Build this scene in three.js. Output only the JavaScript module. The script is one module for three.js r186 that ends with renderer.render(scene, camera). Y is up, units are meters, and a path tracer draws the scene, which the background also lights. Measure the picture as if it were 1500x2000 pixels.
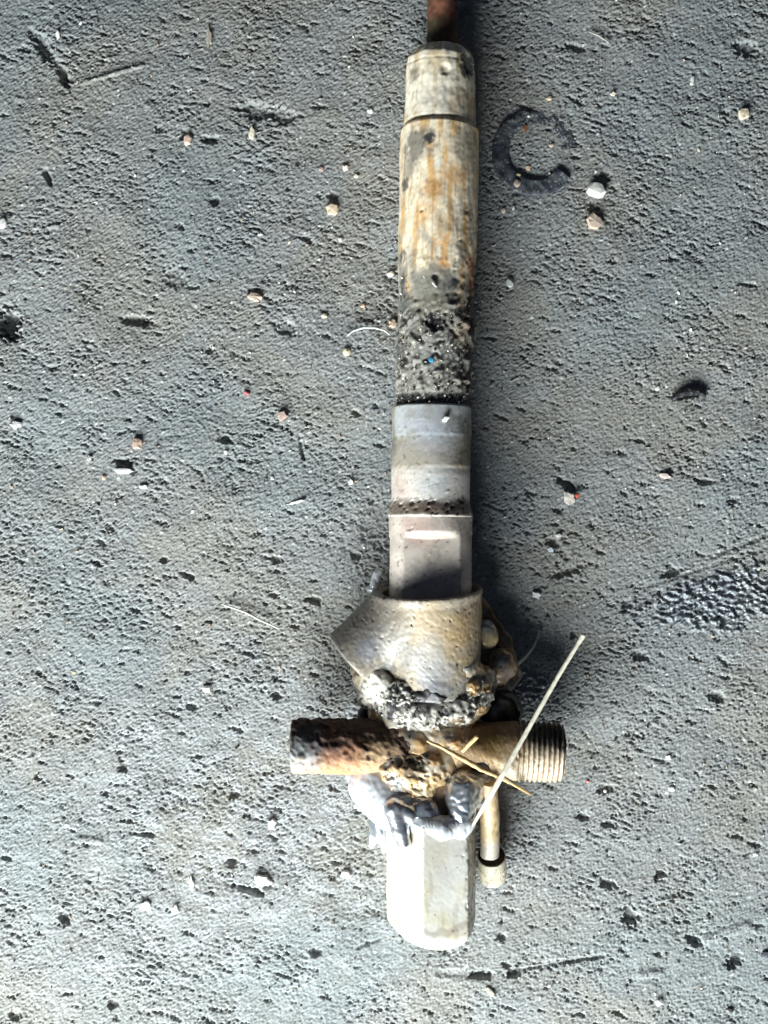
import * as THREE from 'three';
import { RectAreaLightUniformsLib } from 'three/addons/lights/RectAreaLightUniformsLib.js';
import { ImprovedNoise } from 'three/addons/math/ImprovedNoise.js';
import { mergeGeometries, mergeVertices } from 'three/addons/utils/BufferGeometryUtils.js';
import { ConvexGeometry } from 'three/addons/geometries/ConvexGeometry.js';

// ------------------------------------------------------------------ camera, light, exposure
const U = 0.0002;            // one photograph pixel on the floor, in metres
const D = 2400;              // camera height over the floor, in the same pixels
const scene = new THREE.Scene();
const camera = new THREE.PerspectiveCamera(2 * Math.atan(1000 / D) * 180 / Math.PI, 0.75, 0.02, 20);
camera.position.set(0, D * U, 0);
camera.up.set(0, 0, -1);
camera.lookAt(0, 0, 0);
const renderer = new THREE.WebGLRenderer({ antialias: true });
renderer.toneMapping = THREE.LinearToneMapping;
renderer.toneMappingExposure = 1;
renderer.shadowMap.enabled = true;
RectAreaLightUniformsLib.init();
scene.background = new THREE.Color().setRGB(0.007, 0.010, 0.022);
function areaLight(color, intensity, w, h, pos, target) {
  const l = new THREE.RectAreaLight(color, intensity, w, h);
  l.position.set(...pos); l.lookAt(...target); scene.add(l); return l;
}
// the open side of the place: low, wide, cool daylight from below-left of the picture
areaLight(new THREE.Color(0.915, 1.0, 1.02), 32, 0.7, 0.42, [-0.31, 0.37, 0.73], [0, 0, 0]);
// weak skylight straight above
areaLight(new THREE.Color(0.62, 0.8, 1.0), 0.16, 1.4, 1.4, [0.1, 1.9, -0.25], [0, 0, 0]);

// ------------------------------------------------------------------ helpers
let seedState = 12345;
const rnd = () => { seedState = (seedState + 0x6d2b79f5) | 0; let t = Math.imul(seedState ^ (seedState >>> 15), 1 | seedState); t = (t + Math.imul(t ^ (t >>> 7), 61 | t)) ^ t; return ((t ^ (t >>> 14)) >>> 0) / 4294967296; };
const rr = (a, b) => a + (b - a) * rnd();
const PN = new ImprovedNoise();
const N = (x, y, z = 0) => PN.noise(x + 100.3, y + 57.7, z + 31.1);
const clamp = (x, a = 0, b = 1) => x < a ? a : x > b ? b : x;
const ss = (a, b, x) => { const t = clamp((x - a) / (b - a)); return t * t * (3 - 2 * t); };
const mix = (a, b, t) => a + (b - a) * t;
const lin = (c) => { c /= 255; return c <= 0.04045 ? c / 12.92 : ((c + 0.055) / 1.055) ** 2.4; };
const C = (r, g, b) => [lin(r), lin(g), lin(b)];
const mixc = (a, b, t) => [mix(a[0], b[0], t), mix(a[1], b[1], t), mix(a[2], b[2], t)];
// a picture point at height h becomes a place, in "floor pixels" (X, H, Z)
const Q = (px, py, h = 0) => [(px - 750) * (1 - h / D) + 750, h, (py - 1000) * (1 - h / D) + 1000];
const toW = ([X, H, Z]) => new THREE.Vector3((X - 750) * U, H * U, (Z - 1000) * U);
const W = (px, py, h = 0) => toW(Q(px, py, h));
const names = {};
const numbered = (n) => { names[n] = (names[n] ?? -1) + 1; return names[n] ? n + '_' + String(names[n]).padStart(3, '0') : n; };
function tag(o, label, category, group, kind) { o.userData.label = label; if (category) o.userData.category = category; if (group) o.userData.group = group; if (kind) o.userData.kind = kind; }
function mesh(name, geo, mat, parent, origin) {
  if (origin) geo.translate(-origin.x, -origin.y, -origin.z);
  const m = new THREE.Mesh(geo, mat); m.name = name; m.castShadow = m.receiveShadow = true; parent.add(m); return m;
}
const vmat = (rough, metal = 0, extra = {}) => new THREE.MeshPhysicalMaterial({ vertexColors: true, roughness: rough, metalness: metal, ...extra });

// patches of colour that belong to the surface: [px, py, h, radius, colour, softness, strength]
const patchList = (list) => list.map(([px, py, h, r, c, soft = 0.5, s = 1]) => ({ p: Q(px, py, h), r, c, soft, s }));
function paint(base, list, X, H, Z, warp = 0.35) {
  let c = base;
  for (const q of list) {
    const d = Math.hypot(X - q.p[0], H - q.p[1], Z - q.p[2]) / q.r;
    if (d > 1.7) continue;
    const n = N(X / (q.r * 0.5) + q.r, H / (q.r * 0.5), Z / (q.r * 0.5)) * warp + N(X / 7, H / 7, Z / 7) * 0.25;
    const t = (1 - ss(1 - q.soft, 1 + q.soft * 0.6, d + n)) * q.s;
    if (t > 0) c = mixc(c, q.c, t);
  }
  return c;
}

// ------------------------------------------------------------------ swept bodies
// stations: [px, py, h, r]; rad(th, s, X, H, Z) returns extra radius in pixels; colour(X, H, Z, th, s) linear
function sweep(stations, { seg = 96, step = 3, rad = () => 0, shape = null, colour, capA = true, capB = true, axisNormal = false }) {
  const st = stations.map(([px, py, h, r]) => ({ p: new THREE.Vector3(...Q(px, py, h)), r: r * (1 - h / D) }));
  const rings = []; let s = 0;
  for (let i = 0; i < st.length - 1; i++) {
    const len = Math.max(st[i].p.distanceTo(st[i + 1].p), Math.abs(st[i].r - st[i + 1].r)), n = Math.max(1, Math.round(len / step));
    for (let k = 0; k < n + (i === st.length - 2 ? 1 : 0); k++) {
      const t = k / n;
      rings.push({ p: st[i].p.clone().lerp(st[i + 1].p, t), r: mix(st[i].r, st[i + 1].r, t), s: s + len * t });
    }
    s += len;
  }
  const dir0 = st[st.length - 1].p.clone().sub(st[0].p).normalize();
  const side = new THREE.Vector3().crossVectors(dir0, new THREE.Vector3(0, 1, 0)).normalize();
  const upv = new THREE.Vector3().crossVectors(side, dir0).normalize();
  const pos = [], col = [], idx = [];
  const push = (v, th, s2) => { pos.push((v.x - 750) * U, v.y * U, (v.z - 1000) * U); const c = colour(v.x, v.y, v.z, th, s2); col.push(c[0], c[1], c[2]); };
  const v = new THREE.Vector3();
  for (const g of rings) for (let j = 0; j < seg; j++) {
    const th = j / seg * Math.PI * 2, cs = Math.cos(th), sn = Math.sin(th);
    let r = g.r * (shape ? shape(th, g.s) : 1);
    v.copy(g.p).addScaledVector(side, cs * r).addScaledVector(upv, sn * r);
    r += rad(th, g.s, v.x, v.y, v.z);
    v.copy(g.p).addScaledVector(side, cs * r).addScaledVector(upv, sn * r);
    push(v, th, g.s);
  }
  for (let i = 0; i < rings.length - 1; i++) for (let j = 0; j < seg; j++) {
    const a = i * seg + j, b = i * seg + (j + 1) % seg, c = a + seg, d = b + seg;
    idx.push(a, b, c, b, d, c);
  }
  const cap = (i, flip) => {
    const g = rings[i], n = pos.length / 3; push(g.p, 0, g.s);
    for (let j = 0; j < seg; j++) { const a = i * seg + j, b = i * seg + (j + 1) % seg; flip ? idx.push(n, b, a) : idx.push(n, a, b); }
  };
  if (capA) cap(0, true); if (capB) cap(rings.length - 1, false);
  return indexed(pos, col, idx);
}
function indexed(pos, col, idx) {
  const g = new THREE.BufferGeometry();
  g.setAttribute('position', new THREE.Float32BufferAttribute(pos, 3));
  g.setAttribute('color', new THREE.Float32BufferAttribute(col, 3));
  g.setIndex(idx); g.computeVertexNormals(); return g;
}

// ------------------------------------------------------------------ bodies from a distance field (surface nets)
function fieldMesh(lo, hi, cell, f, colour) {
  const nx = Math.ceil((hi[0] - lo[0]) / cell) + 1, ny = Math.ceil((hi[1] - lo[1]) / cell) + 1, nz = Math.ceil((hi[2] - lo[2]) / cell) + 1;
  const F = new Float32Array(nx * ny * nz);
  for (let k = 0, n = 0; k < nz; k++) for (let j = 0; j < ny; j++) for (let i = 0; i < nx; i++, n++) F[n] = f(lo[0] + i * cell, lo[1] + j * cell, lo[2] + k * cell);
  const at = new Int32Array(nx * ny * nz).fill(-1), pos = [], col = [], idx = [];
  const off = [0, 1, nx, nx + 1, nx * ny, nx * ny + 1, nx * ny + nx, nx * ny + nx + 1];
  const E = [[0, 1], [2, 3], [4, 5], [6, 7], [0, 2], [1, 3], [4, 6], [5, 7], [0, 4], [1, 5], [2, 6], [3, 7]];
  for (let k = 0; k < nz - 1; k++) for (let j = 0; j < ny - 1; j++) for (let i = 0; i < nx - 1; i++) {
    const n = i + nx * (j + ny * k); let m = 0;
    for (let c = 0; c < 8; c++) if (F[n + off[c]] < 0) m |= 1 << c;
    if (m === 0 || m === 255) continue;
    let x = 0, y = 0, z = 0, q = 0;
    for (const [a, b] of E) {
      if (((m >> a) & 1) === ((m >> b) & 1)) continue;
      const fa = F[n + off[a]], t = fa / (fa - F[n + off[b]]);
      x += (a & 1) + t * ((b & 1) - (a & 1)); y += ((a >> 1) & 1) + t * (((b >> 1) & 1) - ((a >> 1) & 1)); z += ((a >> 2) & 1) + t * (((b >> 2) & 1) - ((a >> 2) & 1)); q++;
    }
    const X = lo[0] + (i + x / q) * cell, H = lo[1] + (j + y / q) * cell, Z = lo[2] + (k + z / q) * cell;
    at[n] = pos.length / 3; pos.push((X - 750) * U, H * U, (Z - 1000) * U);
    const c = colour(X, H, Z); col.push(c[0], c[1], c[2]);
  }
  const quad = (a, b, c, d, flip) => { if (a < 0 || b < 0 || c < 0 || d < 0) return; flip ? idx.push(a, c, b, a, d, c) : idx.push(a, b, c, a, c, d); };
  for (let k = 1; k < nz - 1; k++) for (let j = 1; j < ny - 1; j++) for (let i = 1; i < nx - 1; i++) {
    const n = i + nx * (j + ny * k), s = F[n] < 0;
    if (s !== F[n + 1] < 0) quad(at[n - nx - nx * ny], at[n - nx * ny], at[n], at[n - nx], !s);
    if (s !== F[n + nx] < 0) quad(at[n - 1 - nx * ny], at[n - 1], at[n], at[n - nx * ny], !s);
    if (s !== F[n + nx * ny] < 0) quad(at[n - 1 - nx], at[n - nx], at[n], at[n - 1], !s);
  }
  return indexed(pos, col, idx);
}
const smin = (a, b, k) => { const h = Math.max(k - Math.abs(a - b), 0) / k; return Math.min(a, b) - h * h * k * 0.25; };
const smax = (a, b, k) => -smin(-a, -b, k);
function capsule(A, B, ra, rb) {     // distance to a tapered capsule between two places, and how far along
  const bx = B[0] - A[0], by = B[1] - A[1], bz = B[2] - A[2], bb = bx * bx + by * by + bz * bz || 1e-9;
  return (X, H, Z) => {
    const t = clamp(((X - A[0]) * bx + (H - A[1]) * by + (Z - A[2]) * bz) / bb);
    return [Math.hypot(X - A[0] - t * bx, H - A[1] - t * by, Z - A[2] - t * bz) - mix(ra, rb, t), t * Math.sqrt(bb)];
  };
}
// runs of weld metal: blobs [px, py, h, r] or [px, py, h, r, px2, py2, h2, r2]
function weldGeometry(blobs, { cell = 2.4, k = 14, rough = 0.8, pores = 0, ripple = 0, pitch = 7, colour }) {
  const lo = [1e9, 1e9, 1e9], hi = [-1e9, -1e9, -1e9];
  const caps = blobs.map((b) => {
    const A = Q(b[0], b[1], b[2]), B = b.length > 4 ? Q(b[4], b[5], b[6]) : A, ra = b[3], rb = b.length > 4 ? b[7] : b[3];
    for (const [P, r] of [[A, ra], [B, rb]]) for (let i = 0; i < 3; i++) { lo[i] = Math.min(lo[i], P[i] - r - 10); hi[i] = Math.max(hi[i], P[i] + r + 10); }
    return { f: capsule(A, B, ra, rb), sign: b[8] ?? 1 };
  });
  return fieldMesh(lo, hi, cell, (X, H, Z) => {
    let d = 1e3;
    for (const c of caps) {
      const [e, along] = c.f(X, H, Z);
      if (c.sign < 0) { d = smax(d, -e, 5); continue; }
      if (e > d + k + 3) continue;
      d = smin(d, e + (ripple ? Math.sin((along + N(X / 20, H / 20, Z / 20) * 8) * 2 * Math.PI / pitch) * ripple : 0), k);
    }
    if (d > 12 || d < -12) return d;
    d += N(X / 22, H / 22, Z / 22) * 3.6 * rough + N(X / 10, H / 10, Z / 10) * 2.2 * rough + N(X / 4.6, H / 4.6, Z / 4.6) * 0.6 * rough;
    if (pores) { const pk = typeof pores === 'function' ? pores(X, H, Z) : pores, p = N(X / 6.5, H / 6.5, Z / 6.5), p2 = N(X / 12 + 9, H / 12, Z / 12); d += pk * (ss(0.05, 0.45, p) * 5 + ss(0.1, 0.5, p2) * 7 - 2); }
    return d;
  }, colour);
}

// ------------------------------------------------------------------ the floor
const pits = [   // [px, py, rx, ry, turn, depth]
  [14, 632, 24, 32, 0, 30], [242, 903, 20, 8, 0.1, 14], [441, 857, 9, 9, 0, 12], [487, 1738, 34, 6, 0.28, 16], [452, 1684, 12, 10, 0, 14], [126, 1797, 10, 14, -0.5, 14],
  [1345, 771, 30, 7, -0.12, 16], [617, 1861, 13, 7, 0, 10], [1105, 945, 22, 9, 0.5, 14], [1435, 1878, 20, 10, -0.5, 16], [1358, 1838, 18, 10, 0.5, 12], [1188, 1727, 18, 9, 0.2, 10],
  [1232, 1790, 14, 20, 0, 12], [1292, 1708, 12, 9, 0, 12], [945, 1905, 24, 9, 0, 10], [1005, 1902, 20, 9, 0, 10], [84, 90, 16, 34, -0.45, 10], [124, 150, 8, 26, -0.35, 12],
  [92, 342, 5, 18, -0.4, 11], [266, 625, 30, 10, 0.1, 8], [420, 392, 8, 8, 0, 9], [1140, 1595, 10, 9, 0, 8], [1185, 1540, 18, 8, -0.2, 9], [320, 1093, 8, 6, 0, 9], [368, 1125, 16, 6, 0.5, 9],
  [540, 1092, 10, 9, 0, 8], [614, 1173, 18, 7, 0.2, 9], [541, 1357, 10, 8, 0, 10], [456, 1553, 10, 8, 0, 9], [287, 1630, 14, 5, 0.1, 10], [375, 1380, 10, 8, 0, 8], [240, 1500, 10, 9, 0, 9],
  [220, 1962, 10, 8, 0, 8], [30, 1985, 12, 9, 0, 8], [1402, 1360, 16, 12, 0, 8], [885, 1340, 12, 9, 0, 6], [1121, 1240, 8, 8, 0, 10], [1250, 1280, 18, 9, 0.3, 8], [1110, 1115, 36, 9, -0.3, 9],
  [1310, 1120, 24, 8, -0.35, 9], [1225, 1183, 10, 12, 0.4, 10], [1460, 95, 30, 14, 0.3, 8], [1125, 92, 18, 8, 0.2, 9], [1180, 345, 16, 10, 0, 8], [590, 880, 3.5, 30, -0.2, 8], [1375, 940, 20, 6, 0, 8],
  [1160, 408, 11, 12, 0, 9], [650, 384, 11, 9, 0, 8], [495, 569, 12, 7, 0, 8], [697, 1085, 10, 7, 0, 8], [1008, 1330, 8, 8, 0, 5], [1080, 1060, 14, 10, 0.2, 7], [525, 1730, 9, 8, 0, 8], [980, 1830, 10, 7, 0, 8],
  [500, 215, 40, 16, 0.1, 7], [550, 225, 26, 20, 0.3, 6], [365, 262, 12, 9, 0, 9], [410, 272, 16, 8, 0, 7], [1190, 1610, 14, 7, 0, 8], [560, 640, 26, 14, 0.3, 5], [735, 1020, 30, 60, 0, 4], [340, 540, 26, 20, 0.5, 4],
];
const scratches = [ // [x0, y0, x1, y1, half-width, depth]
  [160, 162, 278, 128, 4, -3], [1060, 1882, 1170, 1868, 5, 2.5], [1370, 1840, 1460, 1806, 9, -3], [1250, 1905, 1290, 1900, 8, -3], [1010, 1895, 1180, 1868, 3, 3], [700, 1850, 740, 1835, 4, 3], [1380, 1090, 1500, 1045, 5, 2],
  [1250, 1150, 1500, 1070, 4, 1.5], [92, 446, 120, 436, 4, -3], [495, 305, 530, 285, 4, -2.5], [150, 1640, 195, 1642, 7, -3], [60, 60, 140, 160, 6, 5], [1290, 1760, 1330, 1755, 6, -2], [860, 1900, 960, 1905, 8, 3],
];
const gloss = (x, y) => {           // the shiny tarry patches
  const dx = x - 1392, dy = y - 1172 + dx * 0.17;
  let a = 1 - Math.hypot(dx / 172, dy / (62 + dx * 0.16)) + N(x / 40, y / 40, 3) * 0.4 + N(x / 14, y / 14, 8) * 0.3;
  const b = 1 - Math.hypot((x - 1035) / 34, (y - 1340) / 38) + N(x / 14, y / 14, 5) * 0.3;
  a = Math.max(ss(0.0, 0.3, a), ss(0, 0.3, b)); return a;
};
function ground(x, y) {             // height of the dirt in pixels
  let h = N(x / 300, y / 300, 1) * 5 + N(x / 90, y / 90, 2) * 3.2;
  const wob = N(x / 120, y / 120, 9), mask = ss(-0.3, 0.35, wob);
  const xr = x * 0.94 + y * 0.34, yr = y * 0.94 - x * 0.34;
  const a = N(xr / 23, yr / 15, 4), b = N(xr / 11, yr / 7.5, 5), c = N(x / 5.6, y / 5, 6);
  const g = gloss(x, y);
  const wx = x + N(x / 16, y / 16, 61) * 7, wy = y + N(x / 16, y / 16, 62) * 7;
  const ba = Math.abs(N(wx / 15, wy / 12, 63)), bb = Math.abs(N(wx / 8.4 + wy / 40, wy / 6.6, 64)), bc = Math.abs(N(x / 5.2, y / 4.6, 65));
  const bd = N(xr / 4.6, yr / 3.9, 68);
  let crumb = a * 0.7 + b * 0.8 + (ba - 0.2) * 0.6 + (bb - 0.2) * 1.6 + (bc - 0.2) * 3.2 + c * 1.3 + bd * 2.1;
  crumb = crumb > 0 ? crumb * 0.75 : crumb;
  h += crumb * mix(0.7, 1.1, mask) * (1 - 0.3 * g) + g * (b * 5 + N(xr / 13, yr / 10, 66) * 5.5 + bb * 5.5 + bd * 1.5);
  const sp = N(xr / 15 + 3, yr / 5.4, 7) + bd * 0.5 + c * 0.25 + wob * 0.25;
  h -= ss(0.42, 0.72, sp) * mix(1.8, 6, mask);
  h -= ss(0.44, 0.75, N(xr / 34, yr / 15, 12) + bd * 0.4 + c * 0.25) * 7;
  h += ss(0.45, 0.75, N(x / 15, y / 13, 13)) * 2;
  for (const [px, py, rx, ry, tn, dep] of pits) {
    const dx = x - px, dy = y - py, R = Math.max(rx, ry) * 1.8;
    if (Math.abs(dx) > R || Math.abs(dy) > R) continue;
    const cs = Math.cos(tn), sn = Math.sin(tn), u = (dx * cs + dy * sn) / rx, v = (-dx * sn + dy * cs) / ry;
    const d = Math.hypot(u, v) + N(x / 6.5, y / 6.5, 15) * 0.6 + N(x / 18, y / 18, 16) * 0.4;
    h -= dep * (1 - ss(0.55, 1.15, d));
  }
  for (const [x0, y0, x1, y1, w, dep] of scratches) {
    const ex = x1 - x0, ey = y1 - y0, t = clamp(((x - x0) * ex + (y - y0) * ey) / (ex * ex + ey * ey));
    const d = Math.hypot(x - x0 - t * ex, y - y0 - t * ey);
    if (d < w * 2) h -= dep * (1 - ss(0.3, 1.3, d / w + N(x / 12, y / 12, 17) * 0.4));
  }
  return h;
}
{
  const axis = (lo, hi, step, far) => {
    const a = []; for (let v = lo; v <= hi + 0.01; v += step) a.push(v);
    let s = step, l = lo, h = hi; const pre = [], post = [];
    while (l > -far) { s *= 1.13; l -= s; h += s; pre.unshift(l); post.push(h); }
    return [...pre, ...a, ...post];
  };
  const xs = axis(-60, 1560, 1.9, 9000), ys = axis(-60, 2060, 1.9, 9000), nx = xs.length, ny = ys.length;
  const pos = new Float32Array(nx * ny * 3), col = new Float32Array(nx * ny * 3), uv = new Float32Array(nx * ny * 2), idx = new Uint32Array((nx - 1) * (ny - 1) * 6);
  const grey = C(132, 133, 131), warm = C(133, 131, 124), pale = C(178, 181, 183), brown = C(112, 104, 92), white = C(222, 222, 216), dark = C(48, 47, 48), cool = C(124, 130, 131);
  for (let j = 0, n = 0; j < ny; j++) for (let i = 0; i < nx; i++, n++) {
    const x = xs[i], y = ys[j], inside = x > -60 && x < 1560 && y > -60 && y < 2060, jit = inside ? rnd() + rnd() - 1 : 0, h = ground(x, y) + jit * 1.05;
    pos[n * 3] = (x - 750) * U; pos[n * 3 + 1] = h * U; pos[n * 3 + 2] = (y - 1000) * U;
    uv[n * 2] = (x + 70) / 1640; uv[n * 2 + 1] = 1 - (y + 70) / 2140;
    let c = mixc(grey, warm, ss(-0.2, 0.35, N(x / 210, y / 210, 20) + N(x / 60, y / 60, 21) * 0.4));
    c = mixc(c, cool, ss(0, 0.4, N(x / 330 + 4, y / 330, 22)) * 0.6);
    c = mixc(c, brown, ss(0.2, 0.6, N(x / 80, y / 64, 23) + N(x / 19, y / 15, 24) * 0.45) * 0.16);
    // lime dust trodden into the lower left, plus a painted pool of light
    const dustAndLight = Math.exp(-(((x - 480) / 420) ** 2 + ((y - 1640) / 330) ** 2));
    c = mixc(c, pale, clamp(ss(0.1, 0.55, N(x / 46, y / 30, 25) + N(x / 11, y / 8, 26) * 0.7 + dustAndLight * 0.25) * (0.12 + dustAndLight * 0.5)) * 0.7);
    const f = N(x / 7, y / 6, 27), f2 = N(x / 3.6, y / 3.4, 28);
    const k = 1.06 + f * 0.22 + f2 * 0.45 + (inside ? (rnd() - 0.5) * 0.22 : 0); c = [c[0] * k, c[1] * k, c[2] * k];
    const sp = N(x / 8.5, y / 7.5, 29); if (sp > 0.46) c = mixc(c, white, ss(0.46, 0.66, sp) * 0.8);
    const sd = N(x / 9.5 + 40, y / 8, 30); if (sd > 0.45) c = mixc(c, dark, ss(0.45, 0.7, sd) * 0.6);
    const g = gloss(x, y); if (g > 0) c = mixc(c, C(116, 121, 126), g * 0.8);
    col[n * 3] = c[0]; col[n * 3 + 1] = c[1]; col[n * 3 + 2] = c[2];
  }
  let m = 0;
  for (let j = 0; j < ny - 1; j++) for (let i = 0; i < nx - 1; i++) { const a = j * nx + i, b = a + 1, c = a + nx, d = c + 1; idx[m++] = a; idx[m++] = c; idx[m++] = b; idx[m++] = b; idx[m++] = c; idx[m++] = d; }
  const g = new THREE.BufferGeometry();
  g.setAttribute('position', new THREE.BufferAttribute(pos, 3)); g.setAttribute('color', new THREE.BufferAttribute(col, 3)); g.setAttribute('uv', new THREE.BufferAttribute(uv, 2));
  g.setIndex(new THREE.BufferAttribute(idx, 1)); g.computeVertexNormals();
  const TW = 820, TH = 1070, data = new Uint8Array(TW * TH * 4);
  for (let j = 0; j < TH; j++) for (let i = 0; i < TW; i++) {
    const x = i / TW * 1640 - 70, y = (1 - j / TH) * 2140 - 70, o = (j * TW + i) * 4;
    const rough = mix(clamp(0.86 + N(x / 30, y / 30, 41) * 0.12), 0.42 + N(x / 8, y / 8, 42) * 0.12, gloss(x, y));
    data[o] = data[o + 1] = data[o + 2] = Math.round(clamp(rough) * 255); data[o + 3] = 255;
  }
  const rt = new THREE.DataTexture(data, TW, TH); rt.magFilter = rt.minFilter = THREE.LinearFilter; rt.needsUpdate = true;
  const floor = mesh('ground', g, new THREE.MeshPhysicalMaterial({ vertexColors: true, roughness: 1, roughnessMap: rt, specularIntensity: 1, ior: 1.72 }), scene);
  tag(floor, 'trodden grey dirt and concrete floor with crumbs, pits and pale patches of dust and painted light', null, null, 'structure');
}

// ------------------------------------------------------------------ the welded tool
const tool = new THREE.Group(); tool.name = 'welded_scrap_sword';
tool.position.copy(W(843, 1460, 0)); scene.add(tool);
tag(tool, 'sword-like tool welded from scrap bars, pipe and bolts lying on the dirt', 'welded tool');
const O = tool.position;
const part = (name, geo, mat, parent = tool, label) => { const m = mesh(name, geo, mat, parent, O); if (label) m.userData.label = label; return m; };
const sootAndShade = C(26, 25, 30), ash = C(190, 184, 172), tan = C(176, 150, 116), cream = C(236, 222, 196), orange = C(178, 128, 74), rust = C(96, 68, 48), steel = C(158, 160, 165), grime = C(128, 124, 115), olive = C(92, 88, 70), pink = C(178, 152, 136), bluing = C(52, 60, 84);

// thin rod running out of the top of the picture
{
  const pl = patchList([[858, 15, 70, 26, C(150, 96, 70), 0.6, 0.7], [878, 30, 70, 16, C(120, 70, 50), 0.6, 0.8], [848, 62, 70, 24, C(90, 84, 60), 0.6, 0.7]]);
  part('rusty_rod', sweep([[865, -260, 52, 30], [864, 130, 54, 30]], { seg: 48, step: 4, rad: (t, s, X, H, Z) => N(X / 9, H / 9, Z / 9) * 1.4 + N(X / 4, H / 4, Z / 4) * 0.7,
    colour: (X, H, Z) => { const k = 1 + N(X / 5, H / 5, Z / 8) * 0.5; return paint(mixc(rust, C(66, 52, 44), ss(-0.3, 0.3, N(X / 20, H / 20, Z / 40))), pl, X, H, Z).map((c) => c * k); } }), vmat(0.75, 0.1), tool, 'thin rusty rod end');
}
// chipped tip of the handle
const chip = (X, H, Z, px, py, h, r) => { const p = Q(px, py, h); return 1 - ss(0.5, 1, Math.hypot(X - p[0], H - p[1], Z - p[2]) / r + N(X / 8, H / 8, Z / 8) * 0.4); };
{
  const pl = patchList([[915, 128, 110, 24, C(44, 44, 44), 0.3, 0.95], [805, 142, 110, 16, C(110, 96, 80), 0.6, 0.8], [862, 135, 130, 12, C(60, 44, 34), 0.6, 0.5], [850, 190, 130, 40, C(224, 214, 200), 0.9, 0.6], [905, 190, 120, 22, C(206, 180, 140), 0.8, 0.7], [850, 112, 130, 26, C(205, 182, 146), 0.7, 0.7]]);
  part('handle_tip', sweep([[865, 97, 64, 30], [864, 98, 64, 44], [862, 106, 64, 56], [860, 122, 64, 65.5], [860, 133, 64, 66.5], [860, 135, 64, 65.8], [860, 138, 64, 67], [860, 190, 65, 68], [859, 243, 66, 70], [859, 247, 66, 68], [859, 251, 66, 64]], {
    seg: 150, step: 2.4,
    shape: (t, s) => { const a = Math.PI / 5, u = ((t + 0.25) % a + a) % a - a / 2; return mix(1, Math.cos(a / 2) / Math.cos(u) * 1.03, 0.8 * (1 - ss(40, 90, s))); },
    rad: (t, s, X, H, Z) => N(X / 30, H / 30, Z / 60) * 2 + N(X / 8, H / 8, Z / 14) * 1 + N(X / 4, H / 4, Z / 6) * 0.5 - chip(X, H, Z, 922, 122, 100, 26) * 9 - chip(X, H, Z, 872, 133, 132, 13) * 3,
    colour: (X, H, Z, t) => { let c = mixc(C(244, 232, 208), C(216, 190, 150), ss(-0.1, 0.4, N(t * 6, Z / 90, 2))); c = paint(c, pl, X, H, Z); const fl = N(X / 9, H / 9, Z / 22); c = mixc(c, C(150, 128, 102), ss(0.36, 0.6, fl) * 0.5); const k = 1 + N(X / 4, H / 4, Z / 7) * 0.16; return c.map((v) => v * k); },
  }), vmat(0.8), tool, 'pale chipped tip of the handle');
}
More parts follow.
